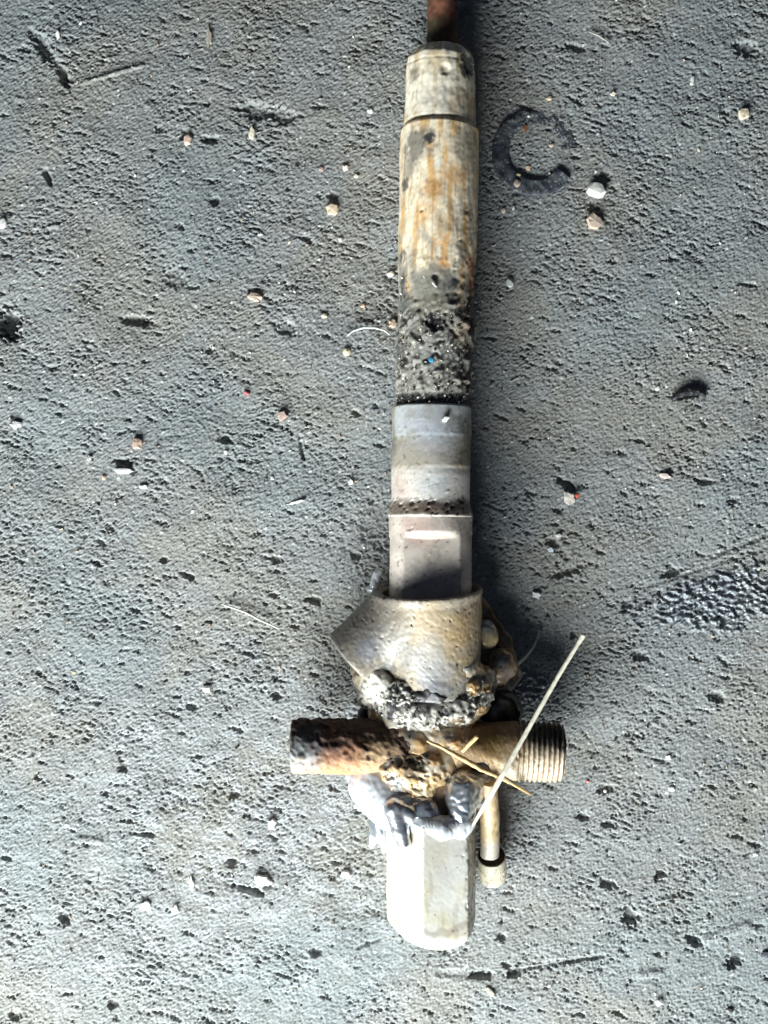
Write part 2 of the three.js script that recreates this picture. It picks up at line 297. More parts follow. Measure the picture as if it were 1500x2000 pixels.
// long burnt handle
{
  const clod = (X, H, Z) => { const z = (Z - 1000) / (1 - 0.05) + 1000; return ss(575, 625, z) * (1 - ss(760, 775, z)) + ss(470, 560, z) * 0.35 + ss(380, 430, z) * 0.3 * ss(870, 900, X); };
  const pl = patchList([
    [820, 285, 120, 34, C(110, 104, 98), 0.4, 0.85], [838, 268, 135, 12, C(34, 38, 42), 0.4, 0.9], [800, 330, 110, 26, C(112, 104, 96), 0.5, 0.6], [792, 362, 100, 14, C(80, 74, 70), 0.4, 0.9],
    [905, 300, 120, 34, C(196, 182, 158), 0.7, 0.8], [856, 322, 135, 10, C(230, 222, 205), 0.3, 0.95], [848, 370, 135, 24, C(200, 144, 80), 0.8, 0.75], [885, 345, 130, 24, C(204, 152, 92), 0.8, 0.7], [835, 410, 135, 22, C(206, 158, 96), 0.8, 0.6],
    [862, 470, 135, 16, C(206, 140, 64), 0.7, 0.8], [864, 515, 135, 15, C(204, 140, 66), 0.6, 0.85], [866, 440, 135, 20, C(196, 166, 128), 0.7, 0.6], [905, 470, 120, 20, C(186, 160, 126), 0.6, 0.8], [912, 420, 115, 18, C(178, 160, 136), 0.6, 0.8],
    [793, 500, 100, 14, C(46, 52, 62), 0.5, 0.9], [794, 550, 100, 16, C(52, 60, 72), 0.5, 0.9], [800, 600, 105, 24, C(74, 78, 76), 0.5, 0.8], [884, 555, 130, 13, C(48, 54, 62), 0.4, 0.9], [880, 590, 130, 16, C(46, 48, 54), 0.4, 0.85],
    [915, 520, 105, 18, C(160, 96, 44), 0.6, 0.9], [921, 555, 95, 20, C(150, 84, 36), 0.6, 0.9], [912, 585, 105, 18, C(60, 30, 18), 0.5, 0.9], [905, 540, 115, 16, C(184, 156, 118), 0.6, 0.8],
    [840, 545, 135, 36, C(140, 136, 124), 0.6, 0.75], [845, 600, 135, 34, C(120, 112, 98), 0.6, 0.8], [848, 630, 138, 20, C(34, 34, 42), 0.4, 0.95], [915, 630, 110, 26, C(58, 38, 28), 0.5, 0.9], [895, 650, 125, 22, C(168, 146, 122), 0.5, 0.7],
    [915, 680, 110, 24, C(60, 50, 40), 0.5, 0.8], [845, 690, 138, 38, C(164, 162, 156), 0.6, 0.6], [800, 702, 110, 12, C(30, 28, 28), 0.4, 0.9], [850, 745, 138, 46, C(136, 132, 122), 0.7, 0.7], [908, 740, 115, 24, C(74, 64, 52), 0.6, 0.8], [785, 680, 95, 30, C(76, 74, 72), 0.6, 0.8],
  ]);
  const xs = Q(0, 0, 0);
  part('handle_shaft', sweep([[859, 249, 67, 66], [859, 252, 67, 72], [859, 258, 67, 75.5], [858, 330, 68, 76.5], [855, 470, 71, 77], [852, 560, 74, 73], [851, 640, 76, 74], [848, 700, 78, 73], [847, 762, 80, 74.5], [847, 772, 80, 73.5], [846, 776, 80, 72], [845, 797, 81, 73]], {
    seg: 190, step: 2.4,
    rad: (t, s, X, H, Z) => {
      const cl = clod(X, H, Z), up = ss(-0.2, 0.4, H - 60);
      let d = N(X / 40, H / 40, Z / 90) * 2.4 + N(X / 12, H / 12, Z / 24) * 1.0 + N(X / 5, H / 5, Z / 7) * 0.5;
      d += cl * (ss(0.1, 0.5, N(X / 17, H / 17, Z / 17)) * 3.5 - ss(0.35, 0.6, N(X / 11 + 5, H / 11, Z / 11)) * 4 + N(X / 5, H / 5, Z / 5) * 1.2 + N(X / 8, H / 8, Z / 8) * 0.8);
      d -= chip(X, H, Z, 848, 628, 140, 26) * 9 + chip(X, H, Z, 918, 600, 95, 30) * 7 + chip(X, H, Z, 800, 703, 120, 14) * 6 + chip(X, H, Z, 838, 268, 140, 13) * 2 + chip(X, H, Z, 822, 410, 140, 5) * 4 + chip(X, H, Z, 850, 540, 145, 6) * 5;
      const z = (Z - 1000) / 0.95 + 1000; d -= ss(764, 770, z) * (1 - ss(792, 796, z)) * (1.5 - N(X / 6, H / 6, Z / 6) * 4);
      return d;
    },
    colour: (X, H, Z, t) => {
      const z = (Z - 1000) / (1 - H / D) + 1000;
      let c = mixc(C(240, 222, 190), C(220, 176, 118), ss(-0.05, 0.35, N(t * 5, Z / 130, 4) + N(t * 12, Z / 60, 6) * 0.4));
      c = mixc(c, C(236, 224, 204), ss(0.1, 0.5, N(t * 7 + 3, Z / 45, 5)) * 0.8);
      const gr = N(t * 26, Z / 70, 9); c = mixc(c, C(168, 128, 84), ss(0.15, 0.5, gr) * 0.5); c = mixc(c, C(238, 228, 208), ss(0.2, 0.55, N(t * 22 + 8, Z / 55, 3)) * 0.5);
      c = mixc(c, grime, ss(440, 590, z + N(X / 22, H / 22, Z / 40) * 130));
      c = paint(c, pl, X, H, Z, 0.5);
      if (z > 764) c = mixc(c, C(44, 44, 46), 0.85 * ss(762, 772, z + N(X / 8, H / 8, Z / 8) * 8));
      const fl = N(X / 6, H / 6, Z / 8); c = mixc(c, C(96, 84, 70), ss(0.36, 0.6, fl) * 0.45);
      const w = N(X / 5 + 20, H / 5, Z / 5); c = mixc(c, C(212, 206, 192), ss(0.3, 0.6, w) * 0.7 * ss(560, 640, z));
      const k = 1 + N(X / 3.5, H / 3.5, Z / 6) * 0.2; return c.map((v) => v * k);
    },
  }), vmat(0.82), tool, 'burnt and flaking handle, tan above and dirt-caked grey below');
}
// turned steel collar with bands
{
  const pl = patchList([[905, 835, 120, 26, C(96, 92, 76), 0.6, 0.8], [915, 880, 110, 34, C(90, 82, 64), 0.6, 0.9], [890, 905, 130, 20, C(120, 104, 80), 0.6, 0.7], [872, 910, 135, 8, C(160, 148, 130), 0.5, 0.8], [845, 838, 145, 50, C(166, 168, 174), 0.8, 0.8],
    [795, 955, 120, 30, C(190, 160, 146), 0.8, 0.7], [850, 945, 145, 34, C(176, 180, 184), 0.8, 0.7], [900, 985, 130, 16, C(44, 36, 32), 0.4, 0.9], [795, 925, 110, 26, C(194, 176, 154), 0.7, 0.8], [775, 870, 100, 22, C(96, 92, 76), 0.6, 0.7]]);
  const pr = [[843, 795, 82, 74], [843, 797, 82, 77], [843, 852, 83, 77.4], [843, 856, 83, 76.9], [842, 912, 84, 77.2], [841, 918, 84, 76.2], [841, 930, 85, 76.5], [841, 975, 86, 76.5], [840, 984, 86, 78], [841, 1000, 87, 81], [841, 1007, 87, 82.5], [841, 1010, 87, 82]];
  part('turned_collar', sweep(pr, { seg: 180, step: 2.2,
    rad: (t, s, X, H, Z) => { const z = (Z - 1000) / 0.94 + 1000, band = ss(974, 980, z) * (1 - ss(1002, 1008, z)); return N(X / 40, H / 40, Z / 40) * 0.8 + N(X / 6, H / 6, Z / 6) * 0.35 + ss(0.5, 0.7, N(X / 8, H / 8, Z / 7)) * (1 + band * 2) - band * ss(0.2, 0.5, N(X / 9 + 7, H / 9, Z / 8)) * 5; },
    colour: (X, H, Z, t) => {
      const z = (Z - 1000) / (1 - H / D) + 1000 + N(X / 20, H / 20, Z / 20) * 5;
      let c = mixc(C(184, 184, 182), C(150, 142, 122), ss(-0.1, 0.4, N(X / 34, H / 34, Z / 34)));
      c = mixc(c, C(162, 152, 138), ss(850, 860, z)); c = mixc(c, C(222, 212, 200), ss(908, 922, z));
      c = paint(c, pl, X, H, Z);
      c = mixc(c, C(96, 78, 64), ss(972, 986, z) * (1 - ss(1000, 1010, z)) * 0.9);
      c = mixc(c, C(60, 50, 44), ss(0.4, 0.6, N(X / 7, H / 7, Z / 7)) * 0.5); const w = N(X / 5, H / 5, Z / 5); if (w > 0.45) c = mixc(c, ash, ss(0.45, 0.65, w) * 0.8);
      const k = 1 + N(X / 4, H / 4, Z / 4) * 0.14 + N(X / 18, H / 18, Z / 9) * 0.14; return c.map((v) => v * k);
    } }), vmat(0.42, 0.1), tool, 'grey turned steel collar with a brown pitted band');
}
// squared end going into the pipe fitting
{
  const pl = patchList([[820, 1030, 150, 34, C(190, 156, 142), 0.8, 0.7], [900, 1028, 140, 14, C(50, 44, 42), 0.3, 0.2], [841, 1158, 150, 58, C(74, 80, 98), 0.6, 0.6], [905, 1110, 120, 12, C(90, 84, 78), 0.5, 0.6]]);  // blue-grey patch: some heat tint, mostly the rim's shadow painted in
  const sq = (t, s) => { const n = Math.abs(Math.sin(t)), c = Math.abs(Math.cos(t)); return mix(1, Math.min(1, 0.75 / Math.max(n, 1e-6), 0.97 / Math.max(c, 1e-6)), ss(31, 46, s)); };
  part('squared_tang', sweep([[841, 1008, 87, 81.5], [841, 1043, 89, 81.5], [841, 1049, 90, 81.5], [840, 1150, 97, 82], [840, 1250, 100, 82]], { seg: 200, step: 2.2, shape: sq,
    rad: (t, s, X, H, Z) => N(X / 30, H / 30, Z / 30) * 0.6 + N(X / 5, H / 5, Z / 5) * 0.25 - chip(X, H, Z, 904, 1030, 150, 6) * 3 - chip(X, H, Z, 803, 1032, 160, 4) * 2 + ss(0.52, 0.7, N(X / 7, H / 7, Z / 7)) * 1.2 - (Math.abs(t - Math.PI) < 0.5 && s < 110 ? ss(0, 0.5, N(Z / 9, H / 9)) * 4 : 0),
    colour: (X, H, Z) => { let c = mixc(C(214, 200, 186), C(194, 180, 168), ss(-0.2, 0.3, N(X / 30, H / 30, Z / 30))); c = paint(c, pl, X, H, Z); c = mixc(c, C(70, 58, 50), ss(0.42, 0.6, N(X / 6, H / 6, Z / 6)) * 0.7); const k = 1 + N(X / 4, H / 4, Z / 4) * 0.12; return c.map((v) => v * k); } }), vmat(0.45, 0.1), tool, 'pale squared tang, lower end darkened by heat tint and painted rim shadow');
}
// cast pipe fitting with a side branch
{
  const A = Q(841, 1152, 106), B = Q(852, 1350, 84), E = Q(685, 1288, 84), S0 = Q(815, 1172, 92);
  const ax = new THREE.Vector3(B[0] - A[0], B[1] - A[1], B[2] - A[2]), L = ax.length(); ax.normalize();
  const bx = new THREE.Vector3(E[0] - S0[0], E[1] - S0[1], E[2] - S0[2]), LB = bx.length(); bx.normalize();
  const f = (X, H, Z) => {
    const x = X - A[0], y = H - A[1], z = Z - A[2], t = x * ax.x + y * ax.y + z * ax.z, r = Math.hypot(x - t * ax.x, y - t * ax.y, z - t * ax.z);
    const R = mix(94, 84, ss(10, L, t)) + 2.5 * (1 - ss(4, 22, t));
    const main = smax(r - R, Math.max(-t, t - L), 4);
    const u = X - S0[0], v = H - S0[1], w = Z - S0[2], tb = u * bx.x + v * bx.y + w * bx.z, rb = Math.hypot(u - tb * bx.x, v - tb * bx.y, w - tb * bx.z);
    const br = smax(rb - mix(66, 61, clamp(tb / LB)), Math.max(-tb, tb - LB), 7);
    let d = smin(main, br, 34);
    d = smax(d, -t, 2.5);
    d = smax(d, -Math.max(r - R + 7.5, t - 120), 2);
    d = smax(d, -Math.max(rb - 50, LB - 40 - tb), 3);
    if (Math.abs(d) < 10) d += N(X / 26, H / 26, Z / 26) * 0.8 + N(X / 5.2, H / 5.2, Z / 5.2) * 0.9 + N(X / 9, H / 9, Z / 9) * 0.5 + ss(0.5, 0.66, N(X / 7 + 3, H / 7, Z / 7)) * 3;
    return d;
  };
  const pl = patchList([[728, 1210, 140, 82, C(118, 110, 100), 0.3, 0.8], [665, 1250, 125, 84, C(104, 97, 90), 0.3, 0.8], [730, 1178, 125, 56, C(112, 104, 95), 0.3, 0.8], [722, 1268, 148, 26, C(96, 102, 112), 0.8, 0.6], [780, 1270, 150, 40, C(140, 134, 128), 0.8, 0.6], [850, 1200, 190, 60, C(186, 164, 134), 0.9, 0.5], [905, 1240, 160, 46, C(182, 146, 96), 0.8, 0.6], [925, 1190, 130, 40, C(200, 170, 126), 0.8, 0.6], [840, 1310, 165, 40, C(150, 146, 144), 0.8, 0.7], [850, 1350, 160, 36, C(90, 92, 100), 0.7, 0.7], [690, 1308, 90, 18, C(200, 200, 200), 0.6, 0.7], [760, 1300, 120, 26, sootAndShade, 0.6, 0.8]]);  // branch greyed by painted shade; black patch is the weld lump's shadow
  part('pipe_fitting', fieldMesh([590, -8, 1110], [950, 225, 1372], 2.5, f, (X, H, Z) => {
    let c = mixc(C(152, 144, 132), C(160, 144, 118), ss(-0.2, 0.4, N(X / 40, H / 40, Z / 40))); c = paint(c, pl, X, H, Z, 0.4);
    c = mixc(c, C(50, 44, 40), ss(0.5, 0.66, N(X / 5.5, H / 5.5, Z / 5.5)) * 0.6); const k = 1 + N(X / 4, H / 4, Z / 4) * 0.22; return c.map((v) => v * k);
  }), vmat(0.48, 0.1), tool, 'sandy cast pipe fitting with an open collar and a side branch');
}
// rusty bar on the left
{
  const pl = patchList([[590, 1470, 130, 34, C(186, 190, 188), 0.5, 0.8], [600, 1498, 110, 8, sootAndShade, 0.3, 0.95], [600, 1440, 150, 34, C(52, 54, 60), 0.6, 0.7], [680, 1500, 110, 60, C(196, 134, 90), 0.8, 0.7], [740, 1480, 130, 40, C(178, 148, 108), 0.7, 0.7]]);
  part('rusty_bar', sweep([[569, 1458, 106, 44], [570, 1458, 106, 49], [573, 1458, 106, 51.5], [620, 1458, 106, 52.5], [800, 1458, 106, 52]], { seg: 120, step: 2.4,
    rad: (t, s, X, H, Z) => N(X / 30, H / 30, Z / 30) * 2 + N(X / 10, H / 10, Z / 10) * 2 + N(X / 5, H / 5, Z / 5) * 1.6 + (Z < 1455 ? ss(0, 0.5, N(X / 14, H / 14, Z / 14 + 4)) * 4 : 0) - chip(X, H, Z, 600, 1495, 135, 10) * 7,
    colour: (X, H, Z) => { let c = mixc(C(172, 132, 104), C(160, 140, 122), ss(-0.2, 0.3, N(X / 24, H / 24, Z / 24))); c = mixc(c, C(66, 45, 34), 1 - ss(1444, 1474, Z + N(X / 14, H / 14, Z / 14) * 26)); c = paint(c, pl, X, H, Z); c = mixc(c, C(96, 60, 38), ss(0.3, 0.6, N(X / 6, H / 6, Z / 6)) * 0.6); const k = 1 + N(X / 3.6, H / 3.6, Z / 3.6) * 0.3; return c.map((v) => v * k); } }), vmat(0.85), tool, 'rusty round bar stub forming the left arm');  // upper half darkened: burnt crust plus the shaded side painted in
}
// threaded bolt on the right
{
  const pl = patchList([[950, 1425, 140, 40, C(90, 64, 46), 0.7, 0.8], [955, 1450, 150, 30, C(150, 118, 62), 0.8, 0.7], [1075, 1500, 120, 36, C(196, 164, 146), 0.8, 0.6], [1066, 1425, 140, 44, C(40, 38, 42), 0.5, 0.9], [1098, 1440, 130, 30, C(40, 38, 42), 0.5, 0.9], [1010, 1500, 130, 36, C(196, 184, 162), 0.7, 0.7], [1018, 1475, 150, 7, sootAndShade, 0.4, 0.9], [1019, 1512, 130, 7, sootAndShade, 0.4, 0.8]]);  // dark thread tops: oil, with the shade of the upper side painted in
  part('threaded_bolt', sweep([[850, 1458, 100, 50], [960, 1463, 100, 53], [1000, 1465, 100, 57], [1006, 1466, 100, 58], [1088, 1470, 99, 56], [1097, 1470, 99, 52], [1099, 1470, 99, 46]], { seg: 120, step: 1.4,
    rad: (t, s, X, H, Z) => { const n = N(X / 8, H / 8, Z / 8); let d = n * 0.7 + N(X / 4, H / 4, Z / 4) * 0.5; if (X > 992 && X < 1092) { const p = ((s / 9.4 + t / (2 * Math.PI)) % 1 + 1) % 1; d += (Math.abs(p - 0.5) * 2 - 0.6) * mix(6.8, 4, ss(0.1, 0.5, N(X / 14, H / 14, Z / 14))) * ss(992, 1002, X) - ss(0.35, 0.6, N(X / 8, H / 8, Z / 8 + 6)) * 3; } if (X > 1078) d += N(X / 10, H / 10, Z / 10) * 3; return d; },
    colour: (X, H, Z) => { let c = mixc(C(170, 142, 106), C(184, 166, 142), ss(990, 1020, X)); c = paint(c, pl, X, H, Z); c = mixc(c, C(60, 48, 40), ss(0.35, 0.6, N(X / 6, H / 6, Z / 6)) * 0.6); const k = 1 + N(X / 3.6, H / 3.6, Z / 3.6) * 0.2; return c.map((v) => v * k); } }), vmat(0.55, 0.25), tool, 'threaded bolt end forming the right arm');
}
// six-sided nut at the bottom
{
  const R = 89, al = -17 * Math.PI / 180, cx = Q(843, 0, 96)[0], ch = 97, z0 = Q(0, 1598, 120)[2], z1 = Q(0, 1846, 120)[2];
  const nrm = [0, 1, 2, 3, 4, 5].map((k) => { const a = al + (k + 0.5) * Math.PI / 3; return [Math.cos(a), Math.sin(a)]; });
  const f = (X, H, Z) => {
    const x = X - cx, y = H - ch; let d = -1e3;
    for (const [a, b] of nrm) d = smax(d, a * x + b * y - R * 0.866, 3);
    const r = Math.hypot(x, y);
    const ze = z1 + x * 0.13 + y * 0.08 - 6;
    d = smax(d, (r - 66 + (Z - (ze - 16)) * 1.05) * 0.7 - 4, 9);     // turned chamfer
    d = smax(d, Z - ze, 5); d = smax(d, z0 - Z, 2);
    d = smax(d, -Math.max(r - 50, z1 - 120 - Z), 3);
    if (Math.abs(d) < 8) d += N(X / 40, H / 40, Z / 60) * 0.9 + N(X / 6, H / 6, Z / 6) * 0.25 + ss(0.62, 0.75, N(X / 7, H / 7, Z / 7)) * 1.2 + (X > cx + 60 ? ss(0.1, 0.5, N(X / 7, H / 7, Z / 9)) * 2.5 : 0);
    return d;
  };
  const pl = patchList([[818, 1795, 160, 9, C(130, 78, 56), 0.4, 0.85], [819, 1815, 158, 7, C(140, 84, 60), 0.4, 0.8], [905, 1768, 150, 8, C(140, 76, 60), 0.3, 0.9], [907, 1788, 148, 9, C(134, 80, 60), 0.3, 0.9], [790, 1730, 140, 40, C(206, 190, 160), 0.8, 0.5], [785, 1800, 130, 30, C(180, 158, 138), 0.7, 0.6], [855, 1650, 170, 60, C(186, 180, 174), 0.9, 0.6], [920, 1720, 110, 30, C(150, 146, 140), 0.6, 0.5], [800, 1640, 150, 30, C(196, 172, 140), 0.7, 0.6], [900, 1825, 140, 24, C(196, 178, 160), 0.7, 0.5]]);
  part('hex_nut', fieldMesh([cx - 102, -8, z0 - 8], [cx + 102, 205, z1 + 8], 2.3, f, (X, H, Z) => {
    let c = mixc(C(224, 220, 208), C(222, 212, 188), ss(-0.2, 0.4, N(X / 34, H / 34, Z / 50))); c = paint(c, pl, X, H, Z);
    const z = (Z - 1000) / (1 - H / D) + 1000, edge = z - (1792 + 42 * (1 - ((X - cx) / 90) ** 2)); c = mixc(c, C(150, 132, 118), (1 - ss(4, 11, Math.abs(edge + 10 + N(X / 20, H / 20) * 8))) * 0.45);
    const s = N(X / 14, H / 14, Z / 60); c = mixc(c, C(160, 140, 112), ss(0.3, 0.6, s) * 0.35); c = mixc(c, C(60, 50, 44), ss(0.6, 0.72, N(X / 5.5, H / 5.5, Z / 5.5)) * 0.8);
    if (X > cx + 64) c = mixc(c, C(110, 106, 102), ss(0.1, 0.5, N(X / 7, H / 9, Z / 14)) * 0.7);  // grey on the right facet is its shade put into the colour
    const k = 1 + N(X / 4, H / 4, Z / 4) * 0.08; return c.map((v) => v * k);
  }), vmat(0.45, 0.08), tool, 'long pale six-sided nut forming the pommel');
}
// small socket screw beside the nut
{
  const screw = new THREE.Group(); screw.name = 'cap_screw'; tool.add(screw);
  const shankC = (X, H, Z) => { let c = mixc(C(196, 170, 132), C(206, 196, 178), ss(1600, 1640, Z + N(X / 12, H / 12, Z / 12) * 14)); c = mixc(c, C(90, 66, 46), ss(0.3, 0.6, N(X / 8, H / 8, Z / 18)) * 0.5); const k = 1 + N(X / 4, H / 4, Z / 4) * 0.15; return c.map((v) => v * k); };
  part('shank', sweep([[955, 1525, 146, 16], [957, 1600, 112, 19], [957, 1668, 74, 18.5]], { seg: 64, step: 2.2, rad: (t, s, X, H, Z) => N(X / 20, H / 20, Z / 20) * 1.6 + N(X / 5, H / 5, Z / 5) * 0.5, colour: shankC }), vmat(0.55, 0.2), screw);
  part('screw_head', sweep([[960, 1676, 66, 22], [960, 1672, 69, 24], [960, 1671, 70, 26], [960, 1673, 69, 27.5], [961, 1692, 52, 28], [961, 1695, 49, 26.5], [962, 1705, 40, 27], [962, 1713, 33, 26], [962, 1716, 30, 20]], { seg: 160, step: 1.6,
    rad: (t, s, X, H, Z) => (s > 33 && s < 60 ? (Math.abs(((t * 40 / (2 * Math.PI)) % 1) - 0.5) * 2 - 0.5) * 1.6 : 0) + N(X / 9, H / 9, Z / 9) * 0.8,
    colour: (X, H, Z, t, s) => { let c = s < 8 ? C(62, 44, 34) : C(212, 202, 178); c = mixc(c, C(120, 112, 104), ss(0.2, 0.6, N(X / 7, H / 7, Z / 7)) * 0.6); const k = 1 + N(X / 4, H / 4, Z / 4) * 0.15; return c.map((v) => v * k); } }), vmat(0.6, 0.15), screw);  // shoulder coloured dark to stand for its shade
}

// ---- weld runs
const shiny = vmat(0.3, 0.3), chrome = vmat(0.3, 0.88), satin = vmat(0.38, 0.15), burnt = vmat(0.5, 0.05);
const tanWeld = (list = []) => { const pl = patchList(list); return (X, H, Z) => { let c = mixc(C(186, 150, 104), C(176, 164, 144), ss(-0.2, 0.35, N(X / 22, H / 22, Z / 22))); c = paint(c, pl, X, H, Z); c = mixc(c, C(40, 34, 32), ss(0.38, 0.55, N(X / 6.5, H / 6.5, Z / 6.5)) * 0.8); const k = 1 + N(X / 4, H / 4, Z / 4) * 0.15; return c.map((v) => v * k); }; };
const slagWeld = (list = []) => { const pl = patchList(list); return (X, H, Z) => { let c = mixc(sootAndShade, ash, ss(-0.18, 0.12, N(X / 9, H / 9, Z / 9) + N(X / 4, H / 4, Z / 4) * 0.5)); c = paint(c, pl, X, H, Z); const k = 1 + N(X / 3.5, H / 3.5, Z / 3.5) * 0.25; return c.map((v) => v * k); }; };
const blueWeld = (list = []) => { const pl = patchList(list.map((q) => [...q.slice(0, 6), (q[6] ?? 1) * 0.5])); return (X, H, Z) => { let c = mixc(C(198, 201, 206), C(212, 212, 212), ss(-0.2, 0.3, N(X / 18, H / 18, Z / 18))); c = paint(c, pl, X, H, Z); const k = 1 + N(X / 5, H / 5, Z / 5) * 0.1; return c.map((v) => v * k); }; };
const blackWeld = (list = []) => { const pl = patchList(list); return (X, H, Z) => { let c = mixc(C(44, 42, 42), C(72, 68, 66), ss(-0.1, 0.4, N(X / 14, H / 14, Z / 14))); return paint(c, pl, X, H, Z); }; };
// core that everything is welded to
part('weld_core', weldGeometry([[845, 1330, 92, 62, 845, 1470, 96, 60], [845, 1470, 96, 58, 845, 1610, 96, 56]], { cell: 3.5, k: 20, rough: 1, colour: tanWeld([[868, 1560, 130, 50, C(84, 60, 44), 0.6, 0.9], [850, 1385, 130, 40, sootAndShade, 0.6, 0.8]]) }), satin);
// burnt lumps round the lower end of the pipe fitting
part('weld_bead', weldGeometry([[722, 1322, 78, 30], [736, 1338, 100, 34], [738, 1318, 112, 18, 758, 1360, 118, 22], [724, 1362, 84, 24], [760, 1378, 100, 28], [708, 1302, 66, 22]], { k: 16, pores: (X, H, Z) => 0.25 + 0.5 * ss(1350, 1362, Z), rough: 1, colour: slagWeld([[742, 1338, 125, 36, C(226, 220, 206), 0.5, 0.92], [708, 1325, 90, 28, C(186, 166, 136), 0.6, 0.85], [735, 1296, 100, 24, sootAndShade, 0.6, 0.9], [722, 1364, 100, 18, C(206, 186, 160), 0.5, 0.6]]) }), burnt, tool, 'pale crusty weld lump below the side branch');
part('weld_bead', weldGeometry([[786, 1376, 112, 40], [835, 1384, 122, 46], [888, 1374, 120, 44], [930, 1352, 104, 34], [800, 1402, 112, 30, 850, 1408, 118, 30]], { k: 20, pores: (X, H, Z) => 0.15 + 0.95 * ss(1362, 1376, Z - Math.max(0, 845 - X) * 0.1 + Math.max(0, X - 850) * 0.22), rough: 1.1, colour: (() => { const sl = slagWeld([[905, 1402, 120, 20, C(40, 36, 38), 0.6, 0.8]]), bl = blackWeld([[930, 1350, 110, 18, C(120, 110, 96), 0.7, 0.7]]); return (X, H, Z) => mixc(bl(X, H, Z), mixc(sl(X, H, Z), C(196, 188, 174), 0.45), ss(1352, 1380, Z + N(X / 8, H / 8, Z / 8) * 26 + N(X / 20, H / 20, Z / 20) * 30 - Math.max(0, 845 - X) * 0.1 + Math.max(0, X - 850) * 0.22)); })() }), burnt, tool, 'wide weld below the fitting, sooty and painted with shade above, with a whitish porous ridge');  // dark upper slope: sooty, with the shade behind the ridge painted in
part('weld_bead', weldGeometry([[790, 1345, 140, 17], [772, 1352, 128, 18], [806, 1362, 146, 15], [780, 1368, 134, 18], [812, 1388, 148, 16]], { k: 12, pores: 0.9, rough: 1.4, colour: slagWeld([[785, 1348, 150, 18, sootAndShade, 0.6, 0.6]]) }), burnt, tool, 'crumbly grey slag at the left under the fitting');
part('weld_bead', weldGeometry([[840, 1350, 146, 22], [864, 1356, 146, 20], [822, 1358, 142, 20], [880, 1350, 140, 14]], { k: 20, rough: 1.4, pores: 0.15, colour: blackWeld([[845, 1340, 160, 10, ash, 0.5, 0.4]]) }), vmat(0.45, 0.15), tool, 'sooty lump under the middle of the fitting, blackened with painted shade');  // black colour stands for a shaded, sooty hollow
part('weld_bead', weldGeometry([[915, 1345, 132, 22, 948, 1318, 104, 18], [890, 1398, 142, 18], [925, 1378, 122, 20], [940, 1345, 112, 20]], { k: 14, pores: 0.5, rough: 1.4, colour: tanWeld([[930, 1330, 120, 24, C(120, 118, 112), 0.7, 0.8], [895, 1398, 150, 18, C(60, 54, 50), 0.6, 0.8], [925, 1385, 130, 18, C(196, 160, 116), 0.6, 0.8]]) }), satin, tool, 'tan and grey folded weld at the right under the fitting');
part('weld_bead', weldGeometry([[742, 1400, 96, 20, 775, 1412, 120, 20], [775, 1412, 120, 20, 800, 1415, 125, 14], [733, 1385, 92, 14]], { k: 12, rough: 0.7, colour: tanWeld([[775, 1405, 130, 26, C(206, 202, 192), 0.6, 0.9], [735, 1402, 100, 12, C(196, 132, 74), 0.6, 0.9], [750, 1388, 100, 16, sootAndShade, 0.5, 0.9]]) }), satin);
part('weld_bead', weldGeometry([[930, 1372, 104, 26, 905, 1395, 112, 24], [905, 1395, 110, 24, 880, 1412, 122, 22], [880, 1412, 122, 24, 845, 1428, 128, 22]], { k: 14, rough: 0.8, colour: tanWeld([[905, 1385, 130, 24, C(60, 52, 48), 0.6, 0.7], [850, 1425, 140, 26, C(204, 200, 190), 0.6, 0.8]]) }), satin);
// right-hand cluster
part('bracket_strip', weldGeometry([[935, 1180, 30, 16, 985, 1250, 24, 14], [985, 1250, 24, 14, 1000, 1310, 30, 16]], { k: 10, rough: 0.6, colour: tanWeld([[960, 1220, 30, 60, C(84, 58, 42), 0.8, 0.9]]) }), satin, tool, 'brown curved strip behind the fitting');
part('weld_bead', weldGeometry([[946, 1232, 78, 22], [953, 1246, 78, 20], [940, 1250, 80, 18]], { k: 12, rough: 0.35, colour: tanWeld([[948, 1225, 90, 20, C(140, 146, 156), 0.7, 0.8], [955, 1248, 90, 20, C(206, 186, 140), 0.7, 0.8]]) }), vmat(0.32, 0.4), tool, 'smooth cream weld drop right of the fitting');
part('weld_bead', weldGeometry([[910, 1302, 128, 24], [895, 1312, 138, 22], [928, 1318, 112, 22]], { k: 14, rough: 0.8, pores: 0.25, colour: tanWeld([[905, 1300, 150, 20, C(186, 184, 176), 0.6, 0.8], [910, 1325, 130, 22, C(56, 64, 84), 0.6, 0.8]]) }), satin);
part('weld_bead', weldGeometry([[978, 1290, 60, 24], [988, 1304, 58, 22], [972, 1315, 62, 20], [975, 1330, 60, 14]], { k: 12, rough: 0.5, colour: tanWeld([[980, 1292, 80, 20, C(56, 64, 80), 0.5, 0.9], [985, 1318, 70, 22, C(176, 160, 146), 0.6, 0.7], [975, 1272, 70, 10, C(150, 140, 112), 0.5, 0.9]]) }), vmat(0.3, 0.4), tool, 'glossy blue-grey weld knob at the right');
part('weld_bead', weldGeometry([[1006, 1312, 46, 10, 978, 1340, 56, 9], [1010, 1318, 40, 11, 985, 1350, 50, 11], [985, 1350, 50, 12, 950, 1378, 70, 14], [960, 1328, 70, 14, 950, 1362, 76, 14]], { k: 6, rough: 0.6, colour: tanWeld([[995, 1340, 60, 22, C(140, 140, 130), 0.6, 0.7]]) }), satin);
part('weld_bead', weldGeometry([[985, 1378, 72, 30], [1000, 1395, 62, 22], [962, 1392, 76, 26]], { k: 14, rough: 0.7, colour: blackWeld([[995, 1388, 90, 10, C(150, 128, 70), 0.5, 0.7]]) }), vmat(0.28, 0.3), tool, 'glossy black lump above the threaded bolt');
